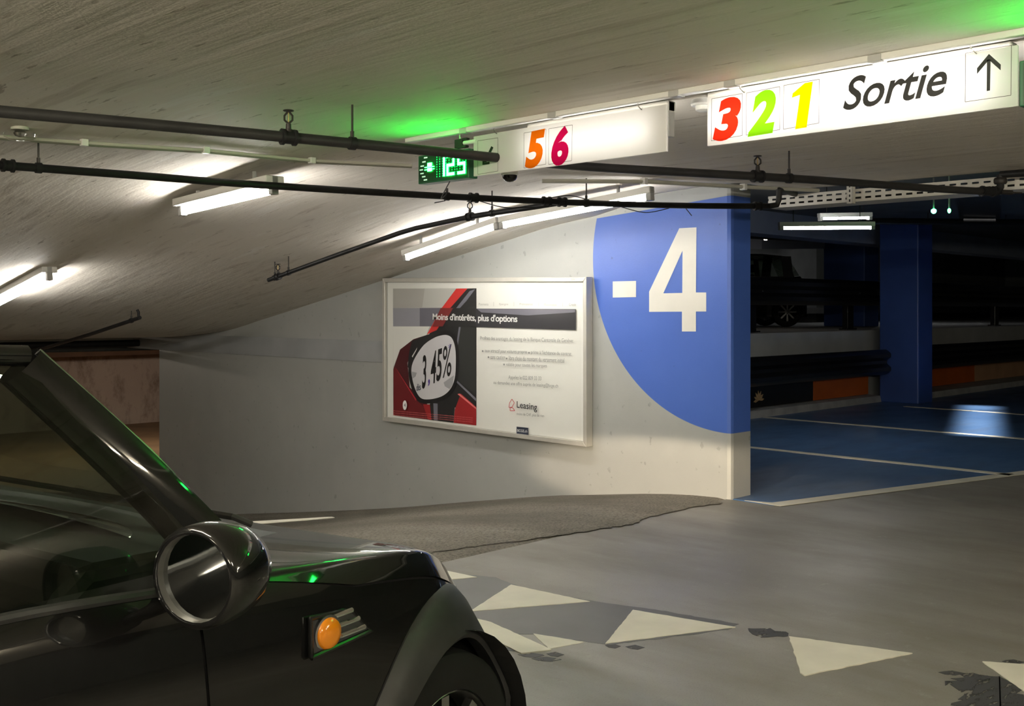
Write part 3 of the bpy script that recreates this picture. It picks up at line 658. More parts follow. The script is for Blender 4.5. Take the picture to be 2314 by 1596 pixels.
s2 = sign(px_x(1508, 300, SX).y, px_x(1072, 300, SX).y, 'white hanging sign with orange 5 and magenta 6, pierced by a pipe')
for y in (px_x(1443, 0, SX).y, px_x(1118, 0, SX).y): hook(y, s2)
def c4(*p): return [(930+a*370/2314, 280+c*370/2314) for a, c in p]
for q in (((1592, 130), (1902, 75), (1900, 570), (1590, 625)), ((1942, 70), (2275, 15), (2265, 520), (1938, 575)), ((938, 240), (1222, 198), (1222, 668), (938, 715))): frame_lines(c4(*q), s2)
def digit2(body, bl, br, tl, material, **k):
    a, b_, c_ = (sp(*q) for q in c4(bl, br, tl)); return text_quad('digit', body, a, b_, c_, material, s2, proud=.0016, **k)
digit2('5', (1600, 645), (1850, 600), (1640, 120), 'digit_orange', offset=.045, shear=.10)
digit2('6', (1972, 610), (2215, 570), (1990, 60), 'digit_magenta', offset=.045, shear=.10)
for q in (((1130, 315), (1160, 335), (1060, 545), (1020, 545)), ((1005, 520), (1035, 520), (1035, 550), (1105, 535), (1105, 570), (1005, 582))):
    poly_print('arrow_symbol', [sp(*r) for r in c4(*q)], 'print_black', s2, .0016)
# pale patch of the worn edge at the pipe hole
# LED counters
def led_panel(y0, y1, label, digits=True):
    t = thing('led_counter', (SX, (y0+y1)/2, 2.10), label, 'display')
    z0, z1 = 2.103, 2.25
    mb = MB(); mb.box((SX-.012, y0, z0), (SX+.05, y1, z1)); obj('case', mb, 'led_case', t, bevel=.004)
    poly_print('screen', [(SX-.0125, y0+.006, z0+.006), (SX-.0125, y1-.012, z0+.006), (SX-.0125, y1-.012, z1-.006), (SX-.0125, y0+.006, z1-.006)], 'led_panel', t, .0008)
    w_ = y1-y0
    def U(u, v): return Vector((SX-.0125, y1-u*w_, z0+v*(z1-z0)))
    def seg(u0, v0, u1, v1, m='led_green', name='led_segment', pr=.003): poly_print(name, [U(u0, v0), U(u1, v0), U(u1, v1), U(u0, v1)], m, t, pr)
    if digits:
        SEG = {'1': 'bc', '2': 'abged', '5': 'afgcd'}
        for ch_, u in (('1', .40), ('2', .585), ('5', .795)):
            wd, th, lo, hi = .15, .034, .16, .88; mid = (lo+hi)/2
            box_ = {'a': (u, hi-.1, u+wd, hi), 'd': (u, lo, u+wd, lo+.1), 'g': (u, mid-.05, u+wd, mid+.05), 'b': (u+wd-th, mid, u+wd, hi), 'c': (u+wd-th, lo, u+wd, mid), 'f': (u, mid, u+th, hi), 'e': (u, lo, u+th, mid)}
            for s_ in SEG[ch_]: seg(*box_[s_])
            mb = MB()                                  # unlit dots of the matrix glow faintly
            for i in range(4):
                for j in range(9):
                    p = U(u-.012+i*(wd+.02)/3, lo+.02+j*(hi-lo-.04)/8); e = .0032; mb.add([p+Vector((-.0015, -e, -e)), p+Vector((-.0015, e, -e)), p+Vector((-.0015, e, e)), p+Vector((-.0015, -e, e))], [(0, 1, 2, 3)])
            obj('dot_matrix', mb, 'led_green_dim', t)
        for u, v in ((.16, .90), (.125, .76), (.09, .62), (.07, .49), (.085, .36), (.12, .24), (.155, .12)): seg(u-.03, v-.022, u+.04, v+.022, 'led_white', 'arrow_dash')
        seg(.20, .58, .29, .70); seg(.20, .40, .29, .52); seg(.14, .545, .34, .565); seg(.14, .46, .34, .48)
    else:
        for u in (.25, .5, .72): seg(u, .32, u+.18, .70)
    return t
led_panel(px_x(1063, 300, SX).y, px_x(949, 300, SX).y, 'green LED counter showing 125 beside the 5 6 sign')
led_panel(px_x(2306, 300, SX).y-.45, px_x(2306, 300, SX).y, 'green LED panel beyond the arrow of the exit sign', False)
# black clamp and white stub between counter and sign
cl = thing('sign_clamp', px_x(1045, 330, SX), 'black clamp holding the LED counter bracket under the ceiling rail', 'bracket')
q0 = px_x(1040, 325, SX)
mb = MB(); mb.obox(q0, (.015, 0, 0), (0, .028, 0), (0, 0, .022)); mb.obox(q0+Vector((0, -.04, .018)), (.012, 0, 0), (0, .018, 0), (0, 0, .006)); mb.obox(q0+Vector((0, -.036, -.018)), (.012, 0, 0), (0, .016, 0), (0, 0, .006)); obj('jaw', mb, 'dark_rubber', cl, bevel=.003)
mb = MB(); mb.tube([q0, q0+Vector((0, 0, CEIL-q0.z))], .006, 8); obj('rod', mb, 'bright_steel', cl)
mb = MB(); mb.tube([q0+Vector((0, -.03, 0)), q0+Vector((0, -.12, 0))], .011, 10); obj('stub_tube', mb, 'white_plastic', cl, smooth=True)
# ceiling rail over the signs
rl = thing('ceiling_rail', (SX-.015, 2.6, CEIL), 'long white ceiling rail running above both hanging signs', 'rail')
mb = MB(); mb.box((SX-.035, -1.5, CEIL-.022), (SX+.01, 4.35, CEIL+.001)); obj('rail_profile', mb, 'white_metal', rl, bevel=.003)
for y in (1.75, 2.35, 2.62, 3.3, 3.9):
    mb = MB(); mb.box((SX-.038, y-.025, CEIL-.026), (SX+.012, y+.025, CEIL-.001)); obj('clip', mb, 'grey_plastic', rl, bevel=.002)
# smoke detector near the exit sign
q0 = px_z(1590, 225, CEIL)
dt = thing('smoke_detector', (q0.x, q0.y, CEIL), 'round white smoke detector on the ceiling beside the exit sign', 'detector')
mb = MB(); mb.lathe((q0.x, q0.y, CEIL), (0, 0, -1), [(0, .05), (.02, .055), (.028, .05)], 24); obj('base', mb, 'white_plastic', dt, smooth=True)
mb = MB(); mb.lathe((q0.x, q0.y, CEIL-.028), (0, 0, -1), [(0, .036), (.018, .034), (.024, .02), (.025, .001)], 24); obj('sensor_head', mb, 'white_plastic', dt, smooth=True)
# CCTV dome below the 5 6 sign
q0 = Vector((SX+.35, 3.92, CEIL)); q1 = px_x(1152, 396, SX+.35); q0.y = q1.y
dm = thing('dome_camera', (q0.x, q0.y, CEIL), 'black dome camera with white rim hanging behind the 5 6 sign', 'camera')
mb = MB(); mb.tube([(q0.x, q0.y, CEIL), (q0.x, q0.y, q1.z+.04)], .018, 12); obj('stem', mb, 'white_plastic', dm, smooth=True)
mb = MB(); mb.lathe((q0.x, q0.y, q1.z+.05), (0, 0, -1), [(0, .03), (.015, .045), (.05, .046), (.052, .04)], 24); obj('housing', mb, 'white_plastic', dm, smooth=True)
mb = MB(); mb.lathe((q0.x, q0.y, q1.z), (0, 0, -1), [(0, .040), (.012, .039), (.024, .032), (.034, .018), (.037, .001)], 24); obj('dome', mb, 'dark_dome', dm, smooth=True)
# clear bulkhead lamp at the left
q0 = px_z(45, 296, CEIL-.06)
bl_ = thing('bulkhead_lamp', (q0.x, q0.y, CEIL), 'unlit round ceiling lamp with clear glass bowl by the conduit', 'lamp')
mb = MB(); mb.lathe((q0.x, q0.y, CEIL), (0, 0, -1), [(0, .048), (.012, .056), (.030, .052), (.034, .040), (.055, .040)], 24); obj('socket', mb, 'conduit_beige', bl_, smooth=True)
mb = MB(); mb.lathe((q0.x, q0.y, CEIL-.055), (0, 0, -1), [(0, .040), (.006, .062), (.02, .074), (.036, .070), (.048, .050), (.052, .001)], 28); obj('glass_bowl', mb, 'clear_glass', bl_, smooth=True)
mb = MB(); mb.lathe((q0.x, q0.y, CEIL-.056), (0, 0, -1), [(0, .018), (.015, .03), (.028, .022), (.034, .001)], 14); obj('bulb', mb, 'bright_steel', bl_, smooth=True)
# ------------------------------------------------------------------ thin conduits
def conduit(pts, r, label, clips=()):
    t = thing('conduit', pts[0], label, 'conduit'); mb = MB(); mb.tube(pts, r, 8); obj('conduit_tube', mb, 'conduit_beige', t, smooth=True)
    for p in clips:
        mb = MB(); mb.obox(Vector(p), (.016, 0, 0), (0, r+.008, 0), (0, 0, r+.008)); obj('clip', mb, 'white_plastic', t, bevel=.002)
    return t
def on_ceiling(px, py, dz=.02): return px_z(px, py, CEIL-dz)
cpts = [on_ceiling(-60, 276), on_ceiling(190, 299), on_ceiling(465, 322), on_ceiling(705, 348), on_ceiling(930, 364)]
cp2 = [Vector((p.x, p.y, ceil_z(p.y)-.022)) for p in cpts]
conduit(cp2, .009, 'thin beige conduit clipped to the ceiling below the long sprinkler pipe', cp2[1:4])
cp3 = [p+Vector((.05, .06, 0)) for p in cp2]; conduit(cp3, .007, 'second thin beige conduit beside the first on the ceiling', ())
cpts = [on_ceiling(1225, 399), on_ceiling(1455, 406), on_ceiling(1680, 420), on_ceiling(1850, 428)]
conduit([Vector((p.x, p.y, ceil_z(p.y)-.028)) for p in cpts], .014, 'beige conduit on the ceiling between blue disc and sprinkler pipe', [Vector((p.x, p.y, ceil_z(p.y)-.028)) for p in cpts[1:3]])
# ------------------------------------------------------------------ sprinkler pipes
def zp(px, py, z): t = tt(px); d = (z-EYE)*FPX/(HOR-py); return Vector((d*(1+t)/R2, d*(1-t)/R2, z))
def sprinkler(p, parent, r):
    """upright head on the pipe top"""
    p = Vector(p); mb = MB(); mb.lathe(p, (0, 0, 1), [(r*.6, .020), (r+.010, .018), (r+.012, .012), (r+.034, .011), (r+.036, .006)], 12); s = obj('sprinkler_head', mb, 'rod_steel', parent, smooth=True)
    zt_ = p.z+r+.088
    for sg in (-1, 1):
        mb = MB(); mb.tube([(p.x, p.y, p.z+r+.034), (p.x+sg*.012, p.y-sg*.012, p.z+r+.05), (p.x+sg*.012, p.y-sg*.012, p.z+r+.068), (p.x, p.y, zt_)], .0048, 6); obj('frame_arm', mb, 'rod_steel', s)
    mb = MB(); mb.tube([(p.x, p.y, p.z+r+.034), (p.x, p.y, zt_)], .0028, 6); obj('bulb', mb, 'brass', s)
    mb = MB(); mb.lathe((p.x, p.y, zt_), (0, 0, 1), [(0, .022), (.003, .024), (.005, .02)], 14); obj('deflector', mb, 'rod_steel', s)
def rod(p, parent, r, top, pd):
    p = Vector(p); mb = MB(); mb.tube([(p.x, p.y, p.z+r), (p.x, p.y, top)], .005, 8); h = obj('hanger_rod', mb, 'rod_steel', parent)
    mb = MB(); d = Vector(pd).normalized(); mb.tube([p-d*.014, p+d*.014], r+.006, 14); obj('pipe_clamp', mb, 'pipe_black', h, smooth=True)
    mb = MB(); mb.lathe((p.x, p.y, p.z+r), (0, 0, 1), [(0, .009), (.03, .009), (.031, .005)], 8); obj('nut', mb, 'rod_steel', h)
def coupling(p, d, parent, r, ln=.035):
    p, d = Vector(p), Vector(d).normalized(); mb = MB()
    mb.lathe(p-d*ln, d, [(0, r+.002), (.002, r+.012), (.014, r+.012), (.016, r+.006), (2*ln-.016, r+.006), (2*ln-.014, r+.012), (2*ln-.002, r+.012), (2*ln, r+.002)], 16); obj('coupling', mb, 'pipe_black', parent, smooth=True)
def along(pts, px):                                    # point of a polyline at image column px
    t = tt(px)
    for a, b_ in zip(pts, pts[1:]):
        fa = (a.x-a.y)-t*(a.x+a.y); fb = (b_.x-b_.y)-t*(b_.x+b_.y)
        if fa*fb <= 0: s = fa/(fa-fb) if fa != fb else 0; return a.lerp(b_, s), (b_-a).normalized()
    return pts[0], (pts[1]-pts[0]).normalized()
def smooth_poly(pts, n=6):
    out = []
    for i in range(len(pts)-1):
        p0, p1, p2, p3 = pts[max(i-1, 0)], pts[i], pts[i+1], pts[min(i+2, len(pts)-1)]
        for k in range(n):
            s = k/n; out.append(.5*((2*p1)+(p2-p0)*s+(2*p0-5*p1+4*p2-p3)*s*s+(3*p1-p0-3*p2+p3)*s**3))
    return out+[pts[-1]]
ZP = 2.18
# long pipe through the 5 6 sign
r1 = .023
main = smooth_poly([zp(-220, 231, ZP), zp(0, 252, ZP), zp(400, 287, ZP), zp(794, 324, ZP), zp(1140, 358, ZP+.005), zp(1330, 377, ZP+.01), zp(1783, 403, ZP+.015), zp(2120, 427, ZP+.015), zp(2235, 433, ZP+.015)])
t1 = thing('sprinkler_pipe', main[8], 'dark grey sprinkler pipe passing through the 5 6 sign with upright sprinklers', 'pipe')
mb = MB(); mb.tube(main, r1, 16); obj('pipe_run', mb, 'pipe_grey', t1, smooth=True)
for px in (652, 1712):
    p, d = along(main, px); coupling(p, d, t1, r1); sprinkler(p, t1, r1)
for px in (796, 1783):
    p, d = along(main, px); rod(p, t1, r1, CEIL, d); 
p, d = along(main, 1136); mb = MB(); mb.lathe(p-d*.02, d, [(0, r1+.001), (.003, r1+.009), (.022, r1+.010), (.03, r1+.002)], 18); obj('wall_collar', mb, 'pipe_grey', t1, smooth=True)
p, d = along(main, 2230); e0 = main[-1]; coupling(e0-d*.01, d, t1, r1, .05)
e1 = zp(2270, 405, CEIL-.035)
mb = MB(); mb.tube([e0, e0+d*.07, e0+d*.09+Vector((0, 0, .03)), e0+d*.09+Vector((0, 0, .11))], r1, 14); obj('elbow', mb, 'pipe_black', t1, smooth=True)
mb = MB(); mb.lathe(e0+d*.09+Vector((0, 0, .05)), (0, 0, 1), [(0, .034), (.01, .04), (.03, .04), (.04, .034)], 14); obj('valve_body', mb, 'rod_steel', t1, smooth=True)
mb = MB(); mb.tube([e0+d*.09, e0+d*.18], .016, 10); mb.tube([e0+d*.16, e0+d*.26], .006, 8); obj('drain_stub', mb, 'rod_steel', t1, smooth=True)
f0 = e0+d*.09+Vector((0, 0, .11)); mb = MB(); mb.tube([f0, f0+Vector((.03, -.3, 0)), f0+Vector((.05, -1.4, 0))], r1, 14); obj('pipe_run', mb, 'pipe_black', t1, smooth=True)
# second long pipe in front of the wall
ZQ = 2.158
r2 = .021
sec = smooth_poly([zp(-250, 350, ZQ-.01), zp(0, 373, ZQ-.005), zp(300, 396, ZQ), zp(600, 419, ZQ), zp(1010, 444, ZQ+.006), zp(1325, 459, ZQ+.01), zp(1560, 465, ZQ+.02), zp(1738, 466, ZQ+.035)])
t2 = thing('sprinkler_pipe', sec[10], 'black sprinkler pipe crossing in front of the blue wall end', 'pipe')
mb = MB(); mb.tube(sec, r2, 16); obj('pipe_run', mb, 'pipe_black', t2, smooth=True)
for px in (18, 1070, 1235, 1270, 1712):
    p, d = along(sec, px); coupling(p, d, t2, r2, .03)
for px, tpx in ((87, 0), (1010, 0), (1325, 0)):
    p, d = along(sec, px); rod(p, t2, r2, ceil_z(p.y) if px != 1010 else p.z+.03, d)
e0 = sec[-1]; mb = MB(); mb.tube([e0, e0+Vector((.04, -.04, .01)), e0+Vector((.05, -.05, .05)), e0+Vector((.05, -.05, .12))], r2, 12); obj('elbow', mb, 'pipe_grey', t2, smooth=True)
mb = MB(); mb.tube([e0+Vector((.05, -.05, .115)), e0+Vector((.2, -.02, .12)), e0+Vector((.42, .03, .12))], r2, 12); obj('pipe_run', mb, 'pipe_black', t2, smooth=True)
# branch down the ramp ceiling
XB = 5.2
def bx_(px, py): return px_x(px, py, XB)
br0, _ = along(sec, 1275)
br = [br0, br0.lerp(bx_(1112, 483), .5), bx_(1112, 482), bx_(1062, 490), bx_(940, 516), bx_(905, 526), bx_(760, 577), bx_(650, 617), bx_(607, 633)]
t3 = thing('sprinkler_pipe', br[3], 'black branch pipe bending down along the sloped ramp ceiling', 'pipe')
mb = MB(); mb.tube(br, .019, 14); obj('pipe_run', mb, 'pipe_black', t3, smooth=True)
for px in (1062, 628):
    p, d = along(br, px); coupling(p, d, t3, .019, .03); sprinkler(p, t3, .019)
for px in (1112, 652, 621):
    p, d = along(br, px); rod(p, t3, .019, min(ceil_z(p.y), p.z+.16), d)
# lower branch
XL = 5.0
lo = [px_x(60, 797, XL), px_x(120, 781, XL), px_x(200, 757, XL), px_x(290, 727, XL), px_x(316, 718, XL)]
t4 = thing('sprinkler_pipe', lo[2], 'dark branch pipe end near the ramp bottom above the car roof', 'pipe')
mb = MB(); mb.tube(lo, .020, 14); obj('pipe_run', mb, 'pipe_black', t4, smooth=True)
p, d = along(lo, 313); mb = MB(); mb.tube([p, p+Vector((0, 0, .06)), p+Vector((-.01, .01, .085))], .014, 8); obj('end_elbow', mb, 'pipe_black', t4, smooth=True)
p, d = along(lo, 297); rod(p, t4, .020, p.z+.11, d)
# loose wires on the second pipe
def wire(pts, label):
    mb = MB(); mb.tube(smooth_poly([Vector(p) for p in pts], 8), .0032, 6); tag(obj('cable', mb, 'dark_rubber'), label, 'cable')
a, _ = along(sec, 1010); wire([px_x(1016, 411, SX), a.lerp(px_x(1016, 411, SX), .45)+Vector((0, .06, -.04)), a+Vector((0, 0, .02))], 'thin black cable curling from the LED counter to the second pipe')
a, _ = along(sec, 1085); b_, _ = along(sec, 1240); wire([a+Vector((0, 0, -.02)), a.lerp(b_, .4)+Vector((-.01, -.01, -.055)), b_+Vector((0, 0, -.03))], 'thin black cable sagging under the second pipe near the branch')
a, _ = along(sec, 1405); b_, _ = along(sec, 1512); wire([a+Vector((0, 0, -.02)), a.lerp(b_, .5)+Vector((-.01, -.01, -.055)), b_+Vector((0, 0, -.02))], 'thin black cable sagging in front of the blue disc')
a, _ = along(sec, 1550); b_, _ = along(sec, 1563); wire([a+Vector((0, 0, -.02)), b_+Vector((0, 0, -.07))], 'short black cable tie hanging above the white four')
a, _ = along(sec, 982); b_, _ = along(sec, 1006); wire([a+Vector((0, 0, -.045)), b_+Vector((0, 0, -.028))], 'short black wire end hanging left of the pipe clamp')
a, _ = along(sec, 1240); b_, _ = along(sec, 1330); wire([a+Vector((0, 0, .022)), a.lerp(b_, .5)+Vector((0, 0, .045)), b_+Vector((0, 0, .022))], 'thin black cable arching over the second pipe by the branch')

# ------------------------------------------------------------------ cable tray
TX = 7.12; TZ0, TZ1 = 2.222, 2.312
ct = thing('cable_tray', (TX, 2.5, TZ0), 'white slotted cable tray running from the wall end under the ceiling edge', 'cable tray')
ya, yb = -1.0, 4.36
rows_z = [(TZ0, TZ0+.020), (TZ0+.034, TZ0+.056), (TZ0+.070, TZ1)]
mb = MB()
for za, zb_ in rows_z: mb.box((TX, ya, za), (TX+.003, yb, zb_))
y = ya; k = 0
while y < yb:
    for za, zb_ in ((TZ0+.020, TZ0+.034), (TZ0+.056, TZ0+.070)): mb.box((TX, y, za), (TX+.003, min(y+.030, yb), zb_))
    y += .075
obj('slotted_side', mb, 'tray_white', ct)
mb = MB(); mb.box((TX+.003, ya, TZ0), (TX+.26, yb, TZ0+.004)); obj('tray_floor', mb, 'tray_white', ct)
mb = MB(); mb.box((TX+.257, ya, TZ0+.004), (TX+.26, yb, TZ1)); obj('far_side', mb, 'tray_white', ct)
for i, (dx, rr_) in enumerate(((.05, .014), (.10, .018), (.16, .015), (.21, .012))):
    mb = MB(); mb.tube([(TX+dx, y, TZ0+.03+rr_*(.6+.5*math.sin(y*2+i))) for y in frange(ya+.1, yb-.1, 30)], rr_, 8); obj('cable', mb, 'dark_rubber', ct, smooth=True)
p = px_x(1920, 430, TX-.05)
st = thing('strut_bracket', (TX-.03, p.y, CEIL), 'white slotted strut fixed in front of the cable tray', 'bracket')
mb = MB(); mb.box((TX-.05, p.y-.021, TZ0-.015), (TX-.045, p.y+.021, CEIL)); obj('strut_web', mb, 'tray_white', st)
for sg in (-1, 1):
    mb = MB(); mb.box((TX-.05, p.y+sg*.021-.003, TZ0-.015), (TX-.012, p.y+sg*.021+.003, CEIL)); obj('strut_flange', mb, 'tray_white', st)
for z in frange(TZ0+.005, CEIL-.02, 3):
    mb = MB(); mb.box((TX-.0515, p.y-.005, z-.008), (TX-.0495, p.y+.005, z+.010)); obj('slot', mb, 'dark_rubber', st)
# ------------------------------------------------------------------ bay fittings beyond the ceiling edge
def far_tube(a, b_, label, tm='tube_light_far', r=.018):
    return batten(a, b_, label, tubemat=tm, tr=r, drop=.06)
za = 2.50
def zpf(px, py, d): t = tt(px); return Vector((d*(1+t)/R2, d*(1-t)/R2, EYE+(HOR-py)/FPX*d))
for (pa, pb, lab, rr_) in ((zpf(1760, 502, 11.0), zpf(1975, 501, 11.2), 'longer bright tube light hanging under the bay ceiling', .019), (zpf(1850, 482, 11.6), zpf(1968, 480, 11.9), 'shorter bright tube light just below the cable tray', .014)):
    t = far_tube(pa, pb, lab, r=rr_)
    for s_ in (.15, .85):
        p = pa.lerp(pb, s_); mb = MB(); mb.tube([p, (p.x, p.y, 2.82)], .005, 6); obj('suspension_wire', mb, 'rod_steel', t)
for i, (px, py, s, lab) in enumerate(((2110, 477, .024, 'larger green indicator lamp glowing under the bay ceiling'), (2145, 476, .015, 'smaller green indicator lamp glowing beside the larger one'))):
    p = zpf(px, py, 10.2+.3*i); t = thing('indicator_lamp', (p.x, p.y, 2.82), lab, 'lamp')
    mb = MB(); mb.lathe(p, (0, 0, -1), [(-.02, s*.5), (-.01, s), (.008, s), (.022, s*.6), (.026, .001)], 14); obj('lens', mb, 'indicator_green', t, smooth=True)
    mb = MB(); mb.tube([p+Vector((0, 0, .015)), (p.x, p.y, 2.82)], .008, 8); obj('stem', mb, 'grey_plastic', t)
p = zpf(1730, 538, 17.5); t = thing('deck_lamp', (p.x, p.y, 3.42), 'small warm lamp hanging above the raised deck near the parked car', 'lamp')
mb = MB(); mb.lathe(p, (0, 0, -1), [(-.03, .02), (-.02, .035), (.02, .035), (.035, .02)], 12); obj('lens', mb, 'small_lamp', t, smooth=True); mb = MB(); mb.tube([p, (p.x, p.y, 3.42)], .01, 8); obj('stem', mb, 'grey_plastic', t)
def long_pipe(a, b_, r, m, label):
    t = thing('service_pipe', a, label, 'pipe'); mb = MB(); mb.tube([a, b_], r, 12); obj('pipe_run', mb, m, t, smooth=True)
    for s_ in (.3, .7):
        p = a.lerp(b_, s_); mb = MB(); mb.tube([p, (p.x, p.y, 3.42 if p.y > 9 else 2.82)], .006, 6); obj('hanger_rod', mb, 'rod_steel', t)
long_pipe(zpf(1690, 533, 17), zpf(1935, 547, 19), .045, 'pipe_grey', 'grey service pipe crossing above the raised deck')
long_pipe(zpf(1690, 520, 16), zpf(1935, 536, 18), .03, 'pipe_black', 'black service pipe just above the grey one over the deck')
long_pipe(zpf(1960, 500, 14.8), zpf(2400, 503, 15.6), .045, 'pipe_black', 'long black service pipe under the blue-grey beam')
mb = MB(); a = zpf(1700, 553, 19); b_ = zpf(1844, 553, 20.5); mb.obox((a+b_)/2, (b_-a)/2, (.12, -.12, 0), (0, 0, .08)); t = thing('cable_duct', (a+b_)/2, 'blue-grey duct end hanging over the parked car', 'duct'); obj('duct_body', mb, 'blue_grey_beam', t)
p = (a+b_)/2; mb = MB(); mb.tube([p, (p.x, p.y, 3.42)], .008, 6); obj('hanger_rod', mb, 'rod_steel', t)
# linear downlight added, unseen, to make the bright pool on the blue floor
dc, da = Vector((14.35, 5.6, 2.82)), math.radians(21)
dd_, dn = Vector((math.cos(da), math.sin(da), 0)), Vector((-math.sin(da), math.cos(da), 0))
sd = thing('added_patchlight', dc, 'added unseen slim black downlight on the ceiling over the blue bay floor', 'patchlight')
mb = MB(); mb.obox(dc-Vector((0, 0, .02)), dd_*2.2, dn*.26, (0, 0, .02)); obj('housing', mb, 'black_paint', sd)  # housing made up for the added light
ld = bpy.data.lights.new('patchlight', 'AREA'); ld.shape = 'RECTANGLE'; ld.size = 4.2; ld.size_y = .42; ld.spread = math.radians(9); ld.energy = 8; ld.color = (1, .96, .9)
lo_ = bpy.data.objects.new('added_patch_lamp', ld); C.objects.link(lo_); lo_.parent = sd; lo_.location = (0, 0, -.05); lo_.rotation_euler = (0, 0, da)
# pipes and cables beyond the ramp foot
for i, (za_, r_, m_, lab) in enumerate(((.98, .05, 'pipe_black', 'black pipe under the dark beam at the ramp foot'), (1.03, .035, 'conduit_beige', 'pale pipe under the dark beam at the ramp foot'), (.90, .045, 'soffit_dark', 'lowest dark pipe under the beam at the ramp foot'))):
    mb = MB(); mb.tube([(1.0, 14.3+.2*i, za_+.02*i), (6.8, 14.35+.2*i, za_), (12, 14.4+.2*i, za_)], r_, 10); tag(obj('service_pipe', mb, m_, smooth=True), lab, 'pipe')
# unseen tubes added to brighten the lower level
batten((4.5, 19.5, 1.34), (4.5, 21, 1.34), 'added warm fill tube of the lower level beyond the ramp', tubemat='tube_fill_low')
batten((9.5, 20.5, 1.34), (9.5, 22, 1.34), 'added warm fill tube of the lower level hidden past the ramp wall', tubemat='tube_fill_low')
# unseen tube added to light the raised deck
batten((24, 10.9, 3.42), (24, 12.3, 3.42), 'added dim fill tube on the ceiling of the raised deck', tubemat='tube_light_far')

# ------------------------------------------------------------------ the black hatchback
W_T = [(-1.68, .56), (-1.6, .70), (-1.35, .80), (-.9, .838), (0, .842), (.9, .842), (1.235, .825), (1.38, .80), (1.54, .735), (1.68, .635), (1.80, .49), (1.89, .31), (1.94, .14), (1.955, .02)]
WU_T = [(-1.68, .56), (-1.6, .70), (-1.35, .80), (-.9, .838), (0, .842), (.75, .842), (1.0, .825), (1.2, .785), (1.34, .725), (1.48, .645), (1.60, .55), (1.72, .43), (1.82, .30), (1.90, .15), (1.955, .02)]
ZS_T = [(-1.68, .80), (-1.5, .93), (-1.2, .955), (0, .945), (.45, .915), (.8, .885), (1.05, .858), (1.2, .832), (1.32, .79), (1.44, .73), (1.56, .66), (1.68, .59), (1.80, .53), (1.90, .48), (1.955, .44)]
ZH_T = [(-1.68, .80), (-1.5, .95), (-1.2, .98), (0, .98), (.5, .965), (.8, .90), (1.05, .85), (1.2, .82), (1.32, .785), (1.44, .74), (1.56, .68), (1.68, .61), (1.80, .545), (1.90, .49), (1.955, .44)]
def rows_at(x):
    W, U, zs, zh = interp(W_T, x), interp(WU_T, x), interp(ZS_T, x), interp(ZH_T, x)
    zb = .19 if -1.5 < x < 1.7 else .19+.03
    zm = min(.60, zb+(zs-zb)*.62); zm = zm-.10*ss(.8, 1.3, x)
    return [(.80*W, zb), (.945*W, zb+.04), (.988*W, zb+(zm-zb)*.55), (.3*W+.7*W, zm), (.978*(.4*W+.6*U), zs-(zs-zm)*.42), (.94*U, zs-.022), (.865*U, zs+.006), (.5*U, zs+(zh-zs)*.72+.012), (0.0, zh+.012)]
def S(x, v):
    r = rows_at(x); i = min(int(v), 7); s = v-i
    p = [r[max(i-1, 0)], r[i], r[i+1], r[min(i+2, 8)]]
    if i+2 > 8: p[3] = (-r[7][0], r[7][1])
    out = []
    for k in (0, 1):
        a, b_, c_, d = (q[k] for q in p); out.append(.5*(2*b_+(c_-a)*s+(2*a-5*b_+4*c_-d)*s*s+(3*b_-a-3*c_+d)*s**3))
    return out
def flank_y(x, z):                                     # half width of the flank at height z
    lo, hi = 0.0, 5.6
    for _ in range(24):
        m_ = (lo+hi)/2
        if S(x, m_)[1] < z: lo = m_
        else: hi = m_
    return S(x, (lo+hi)/2)[0]
AXF, AXR, WR, ZW = 1.235, -1.235, .285, .285
def in_arch(x, z, r=.355): return min((x-AXF)**2, (x-AXR)**2)+((z-ZW)**2 if z > ZW-.2 else 9) < r*r
def patch(xs_, vs_, sgn, off=0.0, arch=False):
    mb = MB(); n = len(vs_); keep = []
    for x in xs_:
        for v in vs_:
            y, z = S(x, v); y2, z2 = S(x, min(v+.02, 8)); y1, z1 = S(x, max(v-.02, 0)); nn = Vector((0, z2-z1, -(y2-y1))).normalized() if (abs(y2-y1)+abs(z2-z1)) > 1e-7 else Vector((0, 0, 1))
            mb.v.append(Vector((x, sgn*(y+nn.y*off), z+nn.z*off)))
    for i in range(len(xs_)-1):
        for j in range(n-1):
            q = (i*n+j, i*n+j+1, (i+1)*n+j+1, (i+1)*n+j)
            if arch:
                c_ = sum((mb.v[k] for k in q), Vector())/4
                if in_arch(c_.x, c_.z): continue
            mb.f.append(q)
    return mb
